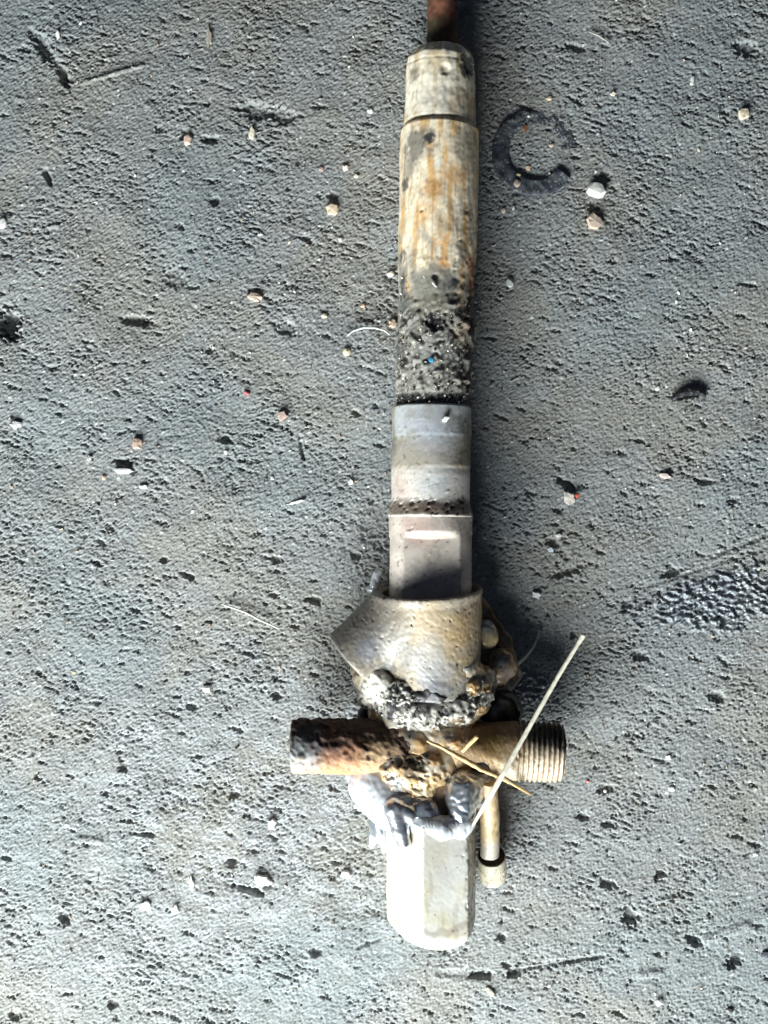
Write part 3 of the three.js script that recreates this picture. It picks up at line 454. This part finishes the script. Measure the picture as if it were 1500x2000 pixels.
part('weld_bead', weldGeometry([[712, 1398, 70, 14], [718, 1388, 74, 14]], { k: 8, rough: 0.4, colour: blackWeld() }), burnt);
part('weld_spatter', weldGeometry([[738, 1122, 60, 9, 728, 1150, 54, 11]], { k: 8, rough: 1, cell: 2, colour: blueWeld([[730, 1150, 54, 14, C(70, 80, 92), 0.6, 0.9]]) }), shiny);
// middle
part('weld_bead', weldGeometry([[782, 1442, 118, 32], [820, 1455, 128, 34], [765, 1458, 112, 24], [795, 1470, 120, 26]], { k: 16, rough: 0.8, colour: tanWeld([[800, 1428, 140, 24, C(70, 76, 88), 0.7, 0.7], [770, 1455, 130, 26, C(200, 172, 126), 0.7, 0.7]]) }), satin, tool, 'tan weld lump between the two arms');
part('weld_bead', weldGeometry([[870, 1440, 128, 32], [895, 1450, 118, 28], [850, 1460, 128, 28], [905, 1430, 112, 22], [880, 1475, 124, 22]], { k: 14, rough: 0.9, pores: 0.2, colour: tanWeld([[895, 1440, 135, 26, C(196, 142, 84), 0.7, 0.7], [865, 1430, 145, 24, C(206, 196, 178), 0.7, 0.7], [868, 1455, 150, 9, sootAndShade, 0.4, 0.9], [840, 1440, 145, 7, sootAndShade, 0.4, 0.9]]) }), satin);
part('weld_bead', weldGeometry([[765, 1498, 132, 26], [800, 1508, 146, 30], [838, 1496, 146, 28], [822, 1535, 142, 28], [860, 1512, 132, 24], [790, 1478, 134, 20, 855, 1476, 136, 20], [785, 1530, 134, 26], [850, 1538, 126, 16]], { k: 14, pores: 0.6, rough: 1.3, colour: tanWeld([[765, 1486, 140, 24, C(52, 58, 72), 0.6, 0.9], [840, 1478, 150, 24, C(48, 50, 60), 0.6, 0.9], [802, 1500, 165, 22, C(80, 76, 70), 0.6, 0.8], [835, 1535, 155, 26, C(206, 182, 138), 0.7, 0.8], [868, 1512, 140, 20, C(200, 166, 118), 0.6, 0.8], [780, 1530, 150, 22, C(206, 208, 210), 0.7, 0.8]]) }), burnt, tool, 'burnt porous weld lump above the nut');
part('weld_bead', weldGeometry([[946, 1486, 122, 24], [935, 1490, 126, 22]], { k: 10, rough: 0.5, colour: blackWeld([[958, 1505, 115, 10, C(170, 130, 60), 0.6, 0.6]]) }), vmat(0.35, 0.4), tool, 'blue-black weld drop on the bolt');
// lower blue-white runs
part('weld_bead', weldGeometry([[728, 1530, 92, 30], [708, 1526, 82, 20, 680, 1514, 76, 6], [720, 1546, 86, 26], [750, 1545, 106, 36], [752, 1568, 100, 32], [782, 1562, 124, 30], [806, 1570, 134, 24], [764, 1590, 122, 26], [732, 1512, 104, 22]], { k: 34, rough: 0.5, ripple: 0.35, colour: blueWeld([[736, 1502, 122, 20, C(120, 140, 160), 0.7, 0.8], [708, 1510, 105, 8, C(150, 136, 106), 0.6, 0.7]]) }), shiny, tool, 'large bright blue-white weld run on the left');
part('weld_drip', weldGeometry([[772, 1580, 160, 22, 782, 1622, 166, 15], [782, 1622, 166, 15, 790, 1646, 166, 13], [798, 1590, 164, 18]], { k: 8, rough: 0.4, ripple: 0.35, pitch: 6, colour: blueWeld([[790, 1600, 175, 9, C(160, 160, 172), 0.6, 0.8]]) }), chrome, tool, 'long pale drip of weld over the nut');
part('weld_drip', weldGeometry([[740, 1565, 100, 20, 745, 1622, 92, 16], [734, 1610, 84, 13, 727, 1648, 72, 10], [746, 1630, 90, 14, 750, 1658, 80, 8], [728, 1602, 78, 7]], { k: 8, rough: 0.4, colour: blueWeld([[745, 1612, 105, 24, C(74, 106, 130), 0.6, 0.85], [725, 1600, 80, 8, C(150, 140, 80), 0.5, 0.9]]) }), chrome, tool, 'blue-tinted drip at the left of the nut');
part('weld_bead', weldGeometry([[824, 1574, 146, 26], [816, 1590, 152, 22], [840, 1592, 152, 20]], { k: 12, rough: 0.6, ripple: 0.8, pitch: 5, colour: blueWeld([[838, 1560, 165, 20, C(140, 108, 76), 0.7, 0.85], [835, 1592, 165, 18, C(168, 180, 204), 0.7, 0.8]]) }), chrome);
part('weld_bead', weldGeometry([[906, 1538, 142, 34], [902, 1565, 148, 30], [900, 1590, 150, 24], [932, 1530, 124, 28], [940, 1556, 116, 26], [952, 1526, 128, 20]], { k: 12, rough: 0.35, ripple: 0.9, pitch: 7, colour: blueWeld([[905, 1516, 150, 18, C(150, 130, 100), 0.7, 0.6], [902, 1588, 165, 20, C(104, 132, 154), 0.7, 0.85], [886, 1562, 150, 16, C(98, 118, 142), 0.7, 0.8]]) }), chrome, tool, 'rounded shiny weld drop above the right of the nut');
part('weld_bead', weldGeometry([[824, 1610, 158, 24, 862, 1618, 162, 22], [862, 1618, 162, 20, 908, 1608, 154, 19], [900, 1625, 158, 14]], { k: 10, rough: 0.3, ripple: 0.8, pitch: 6, colour: blueWeld([[825, 1640, 175, 26, C(224, 208, 184), 0.7, 0.6], [905, 1600, 160, 20, C(206, 196, 190), 0.7, 0.6]]) }), satin, tool, 'scalloped weld seam across the top of the nut');
// white crumbs of slag stuck on the welds, caked dirt grains on the handle
const stoneGeos = [0, 1, 2, 3].map(() => { const pts = []; for (let i = 0; i < 12; i++) { const v = new THREE.Vector3(rr(-1, 1), rr(-1, 1), rr(-1, 1)).normalize().multiplyScalar(rr(0.75, 1)); pts.push(v); } return new ConvexGeometry(pts); });
function crumbs(name, count, place, colours, parent, label) {
  const list = [];
  for (let i = 0; i < count; i++) {
    const [px, py, h, r] = place(i), g = stoneGeos[i % 4].clone(), q = toW(Q(px, py, h));
    const m = new THREE.Matrix4().compose(q, new THREE.Quaternion().setFromEuler(new THREE.Euler(rr(0, 6), rr(0, 6), rr(0, 6))), new THREE.Vector3(r * rr(0.7, 1.2) * U, r * rr(0.7, 1.2) * U, r * rr(0.7, 1.2) * U));
    g.applyMatrix4(m); const c = colours[Math.floor(rnd() * colours.length)], n = g.attributes.position.count, a = new Float32Array(n * 3), k = rr(0.8, 1.1);
    for (let j = 0; j < n; j++) { a[j * 3] = c[0] * k; a[j * 3 + 1] = c[1] * k; a[j * 3 + 2] = c[2] * k; }
    g.setAttribute('color', new THREE.BufferAttribute(a, 3)); list.push(g);
  }
  const m = part(name, mergeGeometries(list), vmat(0.8), parent, label); m.userData.kind = 'stuff'; return m;
}
const ridgeAt = (px) => 1400 - ((px - 835) / 110) ** 2 * 14 - (px > 850 ? (px - 850) * 0.25 : 0);
crumbs('slag_crumbs', 200, () => { const px = rr(735, 945), o = rr(-26, 16); return [px, ridgeAt(px) - 8 + o, 164 - ((px - 845) / 100) ** 2 * 18 - (o / 26) ** 2 * 10 + rr(-3, 2), rr(0.9, 2.6)]; }, [C(216, 214, 208), C(186, 180, 170), C(150, 142, 132), C(60, 56, 56)], tool, 'white and grey crumbs of slag on the welds');
crumbs('dirt_crumbs', 300, () => { const py = rnd() < 0.93 ? rr(610, 790) : rr(540, 620), a = rr(-1.35, 1.35), r = 74; return [850 + Math.sin(a) * r - (py - 640) * 0.02, py, 78 + Math.cos(a) * r + 1, rr(1, 3.4)]; }, [C(176, 168, 156), C(150, 136, 118), C(204, 196, 184), C(70, 62, 56), C(120, 112, 102)], tool, 'dirt grains caked on the handle');

// ------------------------------------------------------------------ flakes, chips and pebbles
const groundAt = (px, py) => ground(px, py);
function flakeGeo(w, l, th, n, jag) {          // an uneven flat flake, lying level
  const top = [], mid = [], bot = [];
  for (let i = 0; i < n; i++) {
    const a = (i + rr(-0.25, 0.25)) / n * Math.PI * 2, k = 1 - rnd() * jag, x = Math.cos(a) * w / 2 * k, z = Math.sin(a) * l / 2 * k;
    mid.push([x, th * 0.55, z]); top.push([x * 0.82, th * rr(0.85, 1.15), z * 0.82]); bot.push([x * 0.95, -th, z * 0.95]);
  }
  const pos = [], tri = (a, b, c) => pos.push(...a, ...b, ...c), ct = [0, th * 1.15, 0];
  for (let i = 0; i < n; i++) { const j = (i + 1) % n; tri(ct, top[j], top[i]); tri(top[i], top[j], mid[i]); tri(top[j], mid[j], mid[i]); tri(mid[i], mid[j], bot[i]); tri(mid[j], bot[j], bot[i]); }
  const g = new THREE.BufferGeometry(); g.setAttribute('position', new THREE.Float32BufferAttribute(pos.map((v) => v * U), 3)); g.computeVertexNormals(); return g;
}
function tintGeo(g, c, amt = 0.18) {
  const p = g.attributes.position, a = new Float32Array(p.count * 3);
  for (let i = 0; i < p.count; i++) { const k = 1 + N(p.getX(i) / U / 5, p.getY(i) / U / 5, p.getZ(i) / U / 5 + c[0] * 50) * amt * 2; for (let q = 0; q < 3; q++) a[i * 3 + q] = clamp(c[q] * k); }
  g.setAttribute('color', new THREE.BufferAttribute(a, 3)); return g;
}
const chipMat = vmat(0.75), glassy = vmat(0.35);
// kind, px, py, width, length, turn, colour, label, category, group, extra height
const TANC = C(206, 176, 136), CRM = C(220, 208, 180), WHT = C(232, 232, 226), ORN = C(196, 140, 96), PNK = C(196, 160, 144), GRY = C(166, 166, 162), BRN = C(128, 98, 72);
const bits = [
  ['flake', 649, 409, 28, 25, 0, TANC, 'round tan flake left of the flaking handle', 'flake'],
  ['flake', 493, 260, 14, 30, 0.1, CRM, 'cream diamond-shaped flake in the upper left dirt', 'flake'],
  ['pebble', 366, 273, 18, 24, 0.2, C(176, 136, 108), 'brownish tan crumb beside a pit at the upper left', 'pebble'],
  ['pebble', 674, 328, 15, 14, 0, C(216, 196, 186), 'pinkish white pebble above the round tan flake', 'pebble'],
  ['pebble', 627, 330, 11, 10, 0, C(150, 104, 80), 'small brown pebble left of the pinkish white one', 'pebble'],
  ['flake', 695, 344, 12, 7, 0.2, CRM, 'yellowish sliver right of the pinkish white pebble', 'flake'],
  ['pebble', 723, 217, 12, 11, 0, WHT, 'bright white pebble level with the handle tip on its left', 'pebble'],
  ['flake', 498, 580, 32, 18, 0.3, C(206, 170, 140), 'tan triangular flake in the middle of the left side', 'flake'],
  ['pebble', 634, 617, 14, 12, 0, CRM, 'small cream pebble left of the burnt handle', 'pebble'],
  ['pebble', 709, 597, 11, 10, 0, ORN, 'tiny orange pebble above the curved pale fibre', 'pebble'],
  ['pebble', 677, 687, 17, 18, 0, C(222, 202, 160), 'cream pebble below the curved pale fibre', 'pebble'],
  ['pebble', 5, 436, 18, 24, 0, WHT, 'white chip at the left edge of the picture', 'chip'],
  ['flake', 113, 68, 9, 22, 0.1, C(214, 214, 208), 'upright pale sliver in the top left corner', 'flake'],
  ['flake', 408, 74, 13, 46, 0, C(124, 108, 92), 'brown splinter of wood lying upright near the top left', 'splinter'],
  ['flake', 767, 632, 18, 20, 0.4, C(204, 164, 132), 'tan chip touching the left side of the burnt handle', 'chip'],
  ['pebble', 763, 535, 16, 13, 0, CRM, 'cream pebble against the left side of the handle', 'pebble'],
  ['pebble', 665, 468, 11, 10, 0, WHT, 'small white pebble below the round tan flake', 'pebble'],
  ['flake', 508, 458, 12, 6, -0.4, WHT, 'tiny white sliver left of the small white pebble', 'flake'],
  ['flake', 482, 768, 15, 7, 0.4, C(196, 110, 112), 'pinkish red chip in the left middle', 'chip'],
  ['flake', 552, 812, 22, 24, 0.6, C(150, 104, 86), 'curled brown chip beside a hole right of the red chip', 'chip'],
  ['flake', 31, 829, 25, 20, 0, C(200, 200, 200), 'pale grey chip near the left edge', 'chip'],
  ['flake', 268, 866, 24, 28, 0, C(178, 132, 104), 'reddish tan angular chip at the left', 'chip'],
  ['flake', 241, 919, 42, 14, 0.06, C(196, 200, 198), 'pale grey slab fragment under a dark pit', 'fragment'],
  ['flake', 281, 951, 22, 9, -0.1, WHT, 'white wedge-shaped chip below the grey slab fragment', 'chip'],
  ['pebble', 203, 932, 10, 11, 0, C(206, 160, 120), 'tiny orange-tan pebble left of the grey slab fragment', 'pebble'],
  ['flake', 175, 895, 12, 13, 0, GRY, 'small grey chip left of the dark pit', 'chip'],
  ['pebble', 441, 883, 9, 10, 0, WHT, 'white pebble right under a small dark hole', 'pebble'],
  ['flake', 685, 941, 11, 14, 0.3, WHT, 'white angular chip left of the steel collar', 'chip'],
  ['flake', 577, 981, 42, 6, -0.25, C(206, 206, 196), 'pale flat splinter lying left of the collar', 'splinter'],
  ['pebble', 145, 1313, 9, 8, 0, C(206, 170, 90), 'tiny yellow pebble in the lower left dirt', 'pebble'],
  ['pebble', 404, 1345, 20, 18, 0, C(196, 188, 178), 'half-buried beige pebble left of the rusty bar', 'pebble'],
  ['flake', 374, 1725, 12, 32, -0.15, C(226, 226, 216), 'long white chip standing left of a dark crack', 'chip'],
  ['flake', 676, 1708, 23, 16, 0.1, C(224, 228, 228), 'white chip left of the six-sided nut', 'chip'],
  ['flake', 283, 1768, 26, 20, 0.2, WHT, 'chalky white lump below the long white chip', 'lump'],
  ['flake', 342, 1776, 13, 24, 0.2, WHT, 'chalky white upright lump right of another chalky lump', 'lump'],
  ['flake', 512, 1719, 44, 22, 0.3, WHT, 'broad chalky white lump above the dark crack', 'lump'],
  ['flake', 531, 1610, 20, 24, 0, C(222, 226, 226), 'chalky white lump left of the blue weld drip', 'lump'],
  ['flake', 1452, 222, 27, 26, 0.3, C(222, 200, 160), 'large tan flake near the upper right edge', 'flake'],
  ['flake', 1160, 432, 34, 38, 0.1, C(190, 156, 132), 'pinkish brown leafy crumb below the white rock', 'crumb'],
  ['pebble', 1165, 371, 42, 34, 0.2, C(210, 206, 200), 'white crystalline rock lump right of the buried ring', 'rock'],
  ['pebble', 1073, 192, 13, 11, 0, C(214, 184, 140), 'tan pebble above the buried black ring', 'pebble'],
  ['flake', 1198, 183, 12, 9, 0.2, CRM, 'cream chip up and right of the buried ring', 'chip'],
  ['flake', 1352, 158, 9, 26, 0.1, C(214, 216, 208), 'upright white sliver at the upper right', 'flake'],
  ['pebble', 996, 552, 18, 22, -0.3, C(196, 202, 200), 'greyish white pebble right of the burnt handle', 'pebble'],
  ['pebble', 983, 411, 11, 12, 0, C(206, 190, 160), 'small tan pebble below the buried ring', 'pebble'],
  ['flake', 1003, 407, 6, 11, 0.2, WHT, 'tiny white sliver right of the small tan pebble', 'flake'],
  ['pebble', 1010, 358, 15, 17, 0.3, C(206, 176, 152), 'tan pebble lying on the lower left of the black ring', 'pebble', null, 8],
  ['pebble', 1013, 342, 12, 8, 0.3, C(214, 190, 130), 'yellow pebble on the inner edge of the black ring', 'pebble', null, 5],
  ['pebble', 1032, 328, 13, 11, 0, C(206, 166, 116), 'orange pebble inside the black ring', 'pebble'],
  ['flake', 1025, 250, 9, 18, 0.1, C(150, 88, 52), 'rust-brown sliver at the upper inside of the black ring', 'flake'],
  ['pebble', 1033, 227, 7, 7, 0, WHT, 'tiny white pebble on top of the black ring', 'pebble', null, 8],
  ['pebble', 1077, 284, 11, 8, 0, C(206, 170, 136), 'small tan pebble at the right inside of the black ring', 'pebble'],
  ['flake', 1284, 759, 9, 12, 0.2, WHT, 'small white chip left of the buried black clip', 'chip'],
  ['flake', 1300, 929, 24, 12, 0.2, C(206, 178, 170), 'pinkish chip under a dark hollow at the right', 'chip'],
  ['flake', 1112, 972, 34, 26, 0.7, C(176, 164, 156), 'crumpled grey scrap under a dark hollow right of the collar', 'scrap'],
  ['flake', 1127, 968, 9, 10, 0.2, C(196, 84, 60), 'red chip on the crumpled grey scrap', 'chip', null, 8],
  ['flake', 1075, 1074, 14, 11, 0.2, C(186, 200, 216), 'pale blue chip right of the squared tang', 'chip'],
  ['flake', 1091, 1046, 12, 9, 0.2, WHT, 'white chip just above the pale blue chip', 'chip'],
  ['flake', 1048, 1162, 21, 15, 0.5, C(220, 222, 222), 'oval white flake right of the fitting collar', 'flake'],
  ['flake', 947, 1051, 9, 10, 0.1, C(196, 196, 192), 'grey square chip beside the squared tang', 'chip'],
  ['flake', 1005, 741, 24, 4, -0.5, C(186, 184, 170), 'pale straw splinter right of the lower handle', 'splinter'],
  ['pebble', 1306, 1479, 13, 12, 0, WHT, 'white pebble alone right of the threaded bolt', 'pebble'],
  ['pebble', 1312, 1541, 15, 11, 0.4, C(220, 224, 222), 'white pebble below the lone white pebble', 'pebble'],
  ['pebble', 1476, 1669, 12, 9, 0, WHT, 'white pebble near the right edge below the middle', 'pebble'],
  ['flake', 957, 1937, 28, 12, 0.7, C(206, 204, 168), 'yellowish flake below the six-sided nut', 'flake'],
  ['pebble', 1287, 1957, 16, 18, 0, C(214, 216, 214), 'round white pebble at the lower right', 'pebble'],
  ['pebble', 1425, 1974, 18, 12, 0.2, C(88, 86, 82), 'dark oval pebble at the bottom right', 'pebble'],
  ['flake', 1494, 1862, 16, 11, 0.1, C(60, 60, 66), 'dark chip at the lower right edge', 'chip'],
  ['pebble', 1148, 1526, 7, 7, 0, C(196, 96, 80), 'tiny red pebble right of the threaded bolt', 'pebble'],
  ['pebble', 1182, 1545, 8, 8, 0, WHT, 'tiny white pebble below the tiny red one', 'pebble'],
  ['flake', 842, 703, 10, 8, 0.6, C(40, 150, 200), 'bright blue paint fleck on the dirt-caked handle', 'fleck', null, 153],
  ['flake', 871, 818, 15, 11, -0.4, C(230, 232, 228), 'white fleck on the grey steel collar', 'fleck', null, 157],
  ['flake', 848, 556, 15, 4, 0.75, C(220, 216, 204), 'white sliver on the grey part of the handle', 'fleck', null, 150],
];
for (const [kind, px, py, w, l, turn, c, label, cat, group, up] of bits) {
  let g, th = Math.min(w, l) * 0.17 + 1.4;
  if (kind === 'flake') g = flakeGeo(w * 1.08, l * 1.08, th, 11 + Math.floor(rnd() * 5), 0.42);
  else {
    const pts = []; for (let i = 0; i < 60; i++) pts.push(new THREE.Vector3(rr(-1, 1), rr(-1, 1), rr(-1, 1)).normalize().multiply(new THREE.Vector3(w / 2, Math.min(w, l) * 0.34, l / 2)).multiplyScalar(rr(0.8, 1.05) * U));
    g = new ConvexGeometry(pts); th = Math.min(w, l) * 0.2;
  }
  tintGeo(g, mixc(c, C(232, 226, 214), cat === 'fleck' || c[0] < 0.15 || c[1] < c[0] * 0.45 ? 0 : 0.3)); const NAMES = { flake: 'flake', chip: 'chip', pebble: 'pebble', splinter: 'splinter', lump: 'chalk_lump', fragment: 'slab_fragment', crumb: 'earth_crumb', rock: 'rock', scrap: 'metal_scrap', fleck: 'paint_fleck' };
  const m = mesh(numbered(NAMES[cat]), g, kind === 'flake' ? chipMat : glassy, scene);
  const h = up && up > 50 ? up : Math.max(groundAt(px, py), groundAt(px - w * 0.3, py), groundAt(px + w * 0.3, py), groundAt(px, py + l * 0.3)) + th * 0.45 + (up ?? 0);
  m.position.copy(W(px, py, h)); m.rotation.set(rr(-0.12, 0.2), -turn, rr(-0.15, 0.15));
  tag(m, label, cat, group);
}
// loose grit too small to count
{
  const n = 9000, im = new THREE.InstancedMesh(stoneGeos[0], new THREE.MeshPhysicalMaterial({ roughness: 0.7 }), n); im.name = 'grit';
  const cols = [C(216, 214, 206), C(186, 182, 172), C(150, 146, 138), C(120, 116, 110), C(196, 180, 160), C(90, 86, 82), C(150, 132, 116)], col = new THREE.Color();
  for (let i = 0; i < n; i++) {
    const x = rr(-60, 1560), y = rr(-60, 2060), r = 0.7 + rnd() ** 5 * 3.6, c = cols[Math.floor(rnd() ** 0.9 * cols.length)];
    im.setMatrixAt(i, new THREE.Matrix4().compose(toW([x, ground(x, y) + r * 0.25, y]), new THREE.Quaternion().setFromEuler(new THREE.Euler(rr(0, 6), rr(0, 6), rr(0, 6))), new THREE.Vector3(r * rr(0.8, 1.5) * U, r * rr(0.6, 1) * U, r * rr(0.8, 1.3) * U)));
    im.setColorAt(i, col.setRGB(...c));
  }
  im.castShadow = im.receiveShadow = true; scene.add(im); tag(im, 'fine pale and dark grit scattered over the dirt floor', 'grit', null, 'stuff');
}

// ------------------------------------------------------------------ half-buried black ring, open at its right side
{
  const pos = [], col = [], idx = [], na = 320, prof = [[53, -14], [53, 2], [55, 4], [60, 4.8], [72, 5], [80, 4.4], [84, 3], [86, -1], [86, -14]];
  const prof2 = []; for (let i = 0; i < prof.length - 1; i++) { const n = Math.max(1, Math.round(Math.hypot(prof[i + 1][0] - prof[i][0], prof[i + 1][1] - prof[i][1]) / 2)); for (let k = 0; k < n; k++) prof2.push([mix(prof[i][0], prof[i + 1][0], k / n), mix(prof[i][1], prof[i + 1][1], k / n)]); } prof2.push(prof[prof.length - 1]);
  const a0 = 0.62, a1 = Math.PI * 2 - 0.1;        // angles from the right, going down
  for (let i = 0; i <= na; i++) {
    const a = mix(a0, a1, i / na), cs = Math.cos(a), sn = Math.sin(a);
    for (const [r, h] of prof2) {
      const x = 1045 + cs * r * 0.98, y = 297 + sn * r * 1.02, tilt = -7 * ss(0.1, 1, cs * 0.6 - sn * 0.8) + 0.5 + N(x / 14, y / 14, 58) * 2.4;
      pos.push((x - 750) * U, (h + tilt + N(x / 20, y / 20, 50) * 1.2 + (h > 0 ? N(x / 9, y / 9, 51) * 0.5 : 0)) * U, (y - 1000) * U);
      let c = mixc(C(58, 62, 70), C(86, 90, 94), ss(-0.2, 0.4, N(x / 16, y / 16, 52))); const d = N(x / 4.2, y / 4.2, 53) + N(x / 20, y / 20, 54) * 0.25 + (cs - sn) * 0.08; c = mixc(c, C(150, 150, 144), ss(0.24, 0.46, d));
      col.push(...c);
    }
  }
  const np = prof2.length;
  for (let i = 0; i < na; i++) for (let j = 0; j < np - 1; j++) { const a = i * np + j, b = a + 1, c = a + np, d = c + 1; idx.push(a, c, b, b, c, d); }
  for (const e of [0, na]) for (let j = 1; j < np - 1; j++) idx.push(e * np, e * np + j, e * np + j + 1);
  const g = indexed(pos, col, idx), p = toW([1045, 0, 297]); g.translate(-p.x, 0, -p.z);
  const m = mesh('buried_ring', g, vmat(0.5), scene); m.position.set(p.x, 0, p.z); tag(m, 'flat black open ring half buried in the dirt right of the handle', 'ring');
}
// buried curved clip at the right
{
  const g = sweep([[1312, 782, 2, 6], [1325, 771, 5, 7], [1345, 765, 6, 7.5], [1364, 765, 5, 7], [1378, 770, 1, 6]], { seg: 20, step: 3, rad: (t, s, X, H, Z) => N(X / 6, H / 6, Z / 6) * 2, colour: (X, H, Z) => mixc(C(34, 34, 40), C(110, 108, 104), ss(0.2, 0.5, N(X / 5, H / 5, Z / 5))) });
  const p = W(1345, 770, 0); const m = mesh('curved_clip', g, vmat(0.5), scene, p); m.position.copy(p); tag(m, 'small curved black clip half buried near the right edge', 'clip');
}

// ------------------------------------------------------------------ straws and fibres
function strand(name, pts, colour, label, cat, mat = vmat(0.6), opt = {}) {   // pts: [px, py, h, r]
  const g = sweep(pts, { seg: 14, step: 4, rad: (t, s, X, H, Z) => N(X / 7, H / 7, Z / 7) * (opt.rough ?? 0.6) + Math.cos(2 * t) * (opt.flat ?? 0), colour: (X, H, Z, t) => { const k = 1 + N(t * 2, s0(X, Z), 3) * 0.25; return colour.map((c) => c * k); } });
  const p = W(pts[0][0], pts[0][1], 0); const m = mesh(numbered(name), g, mat, scene, p); m.position.copy(p); tag(m, label, cat); return m;
}
const s0 = (X, Z) => (X + Z) / 30;
strand('straw', [[1143, 1237, 150, 2.2], [1140, 1240, 151, 5.4], [1136, 1246, 151, 5], [1129, 1258, 153, 3.9], [1098, 1308, 158, 4], [1064, 1367, 164, 4.3], [1030, 1427, 170, 4.5], [984, 1509, 180, 5.2], [962, 1548, 179, 5.4], [945, 1576, 176, 4.6], [922, 1614, 168, 2.4]], C(232, 224, 202), 'long pale straw leaning across the threaded bolt and the weld', 'straw');
strand('straw', [[834, 1447, 168, 2.4], [860, 1458, 172, 3.6], [900, 1480, 170, 5], [940, 1502, 172, 5], [985, 1522, 170, 4], [1012, 1537, 150, 3.2], [1036, 1551, 60, 2.2]], C(206, 170, 118), 'short tan straw lying over the middle weld under the long one', 'straw', vmat(0.6), { rough: 1.4 });
strand('straw', [[903, 1468, 170, 3.8], [918, 1452, 176, 4.4], [933, 1438, 180, 4.4]], C(214, 178, 124), 'stubby straw piece pointing up and right on the weld', 'straw');
strand('straw', [[985, 1518, 176, 2.4], [1000, 1528, 166, 2.6], [1034, 1553, 50, 2]], C(120, 104, 86), 'thin dark straw end beside the threaded bolt', 'straw');
strand('fibre', [[1053, 1232, 8, 2], [1050, 1246, 16, 2.4], [1040, 1266, 30, 2.6], [1024, 1285, 44, 3], [1010, 1298, 56, 3.4]], C(200, 198, 190), 'bent grey wire end rising from the weld knob', 'wire', vmat(0.4, 0.4));
strand('fibre', [[433, 1180, 5, 1.4], [452, 1186, 5, 1.9], [480, 1196, 6, 2.1], [510, 1212, 6, 2], [546, 1228, 5, 1.5]], C(200, 196, 184), 'thin wavy pale fibre on the dirt left of the pipe fitting', 'fibre');
strand('fibre', [[677, 656, 4, 1.6], [690, 646, 8, 2.2], [710, 640, 11, 2.4], [732, 640, 12, 2.3], [750, 645, 9, 2], [762, 654, 4, 1.6]], C(204, 206, 200), 'curved pale fibre arching beside the burnt handle', 'fibre');
strand('fibre', [[1150, 62, 4, 1.3], [1170, 70, 5, 1.6], [1190, 84, 4, 1.3]], C(170, 166, 156), 'faint short fibre near the top right of the rod', 'fibre');

renderer.render(scene, camera);
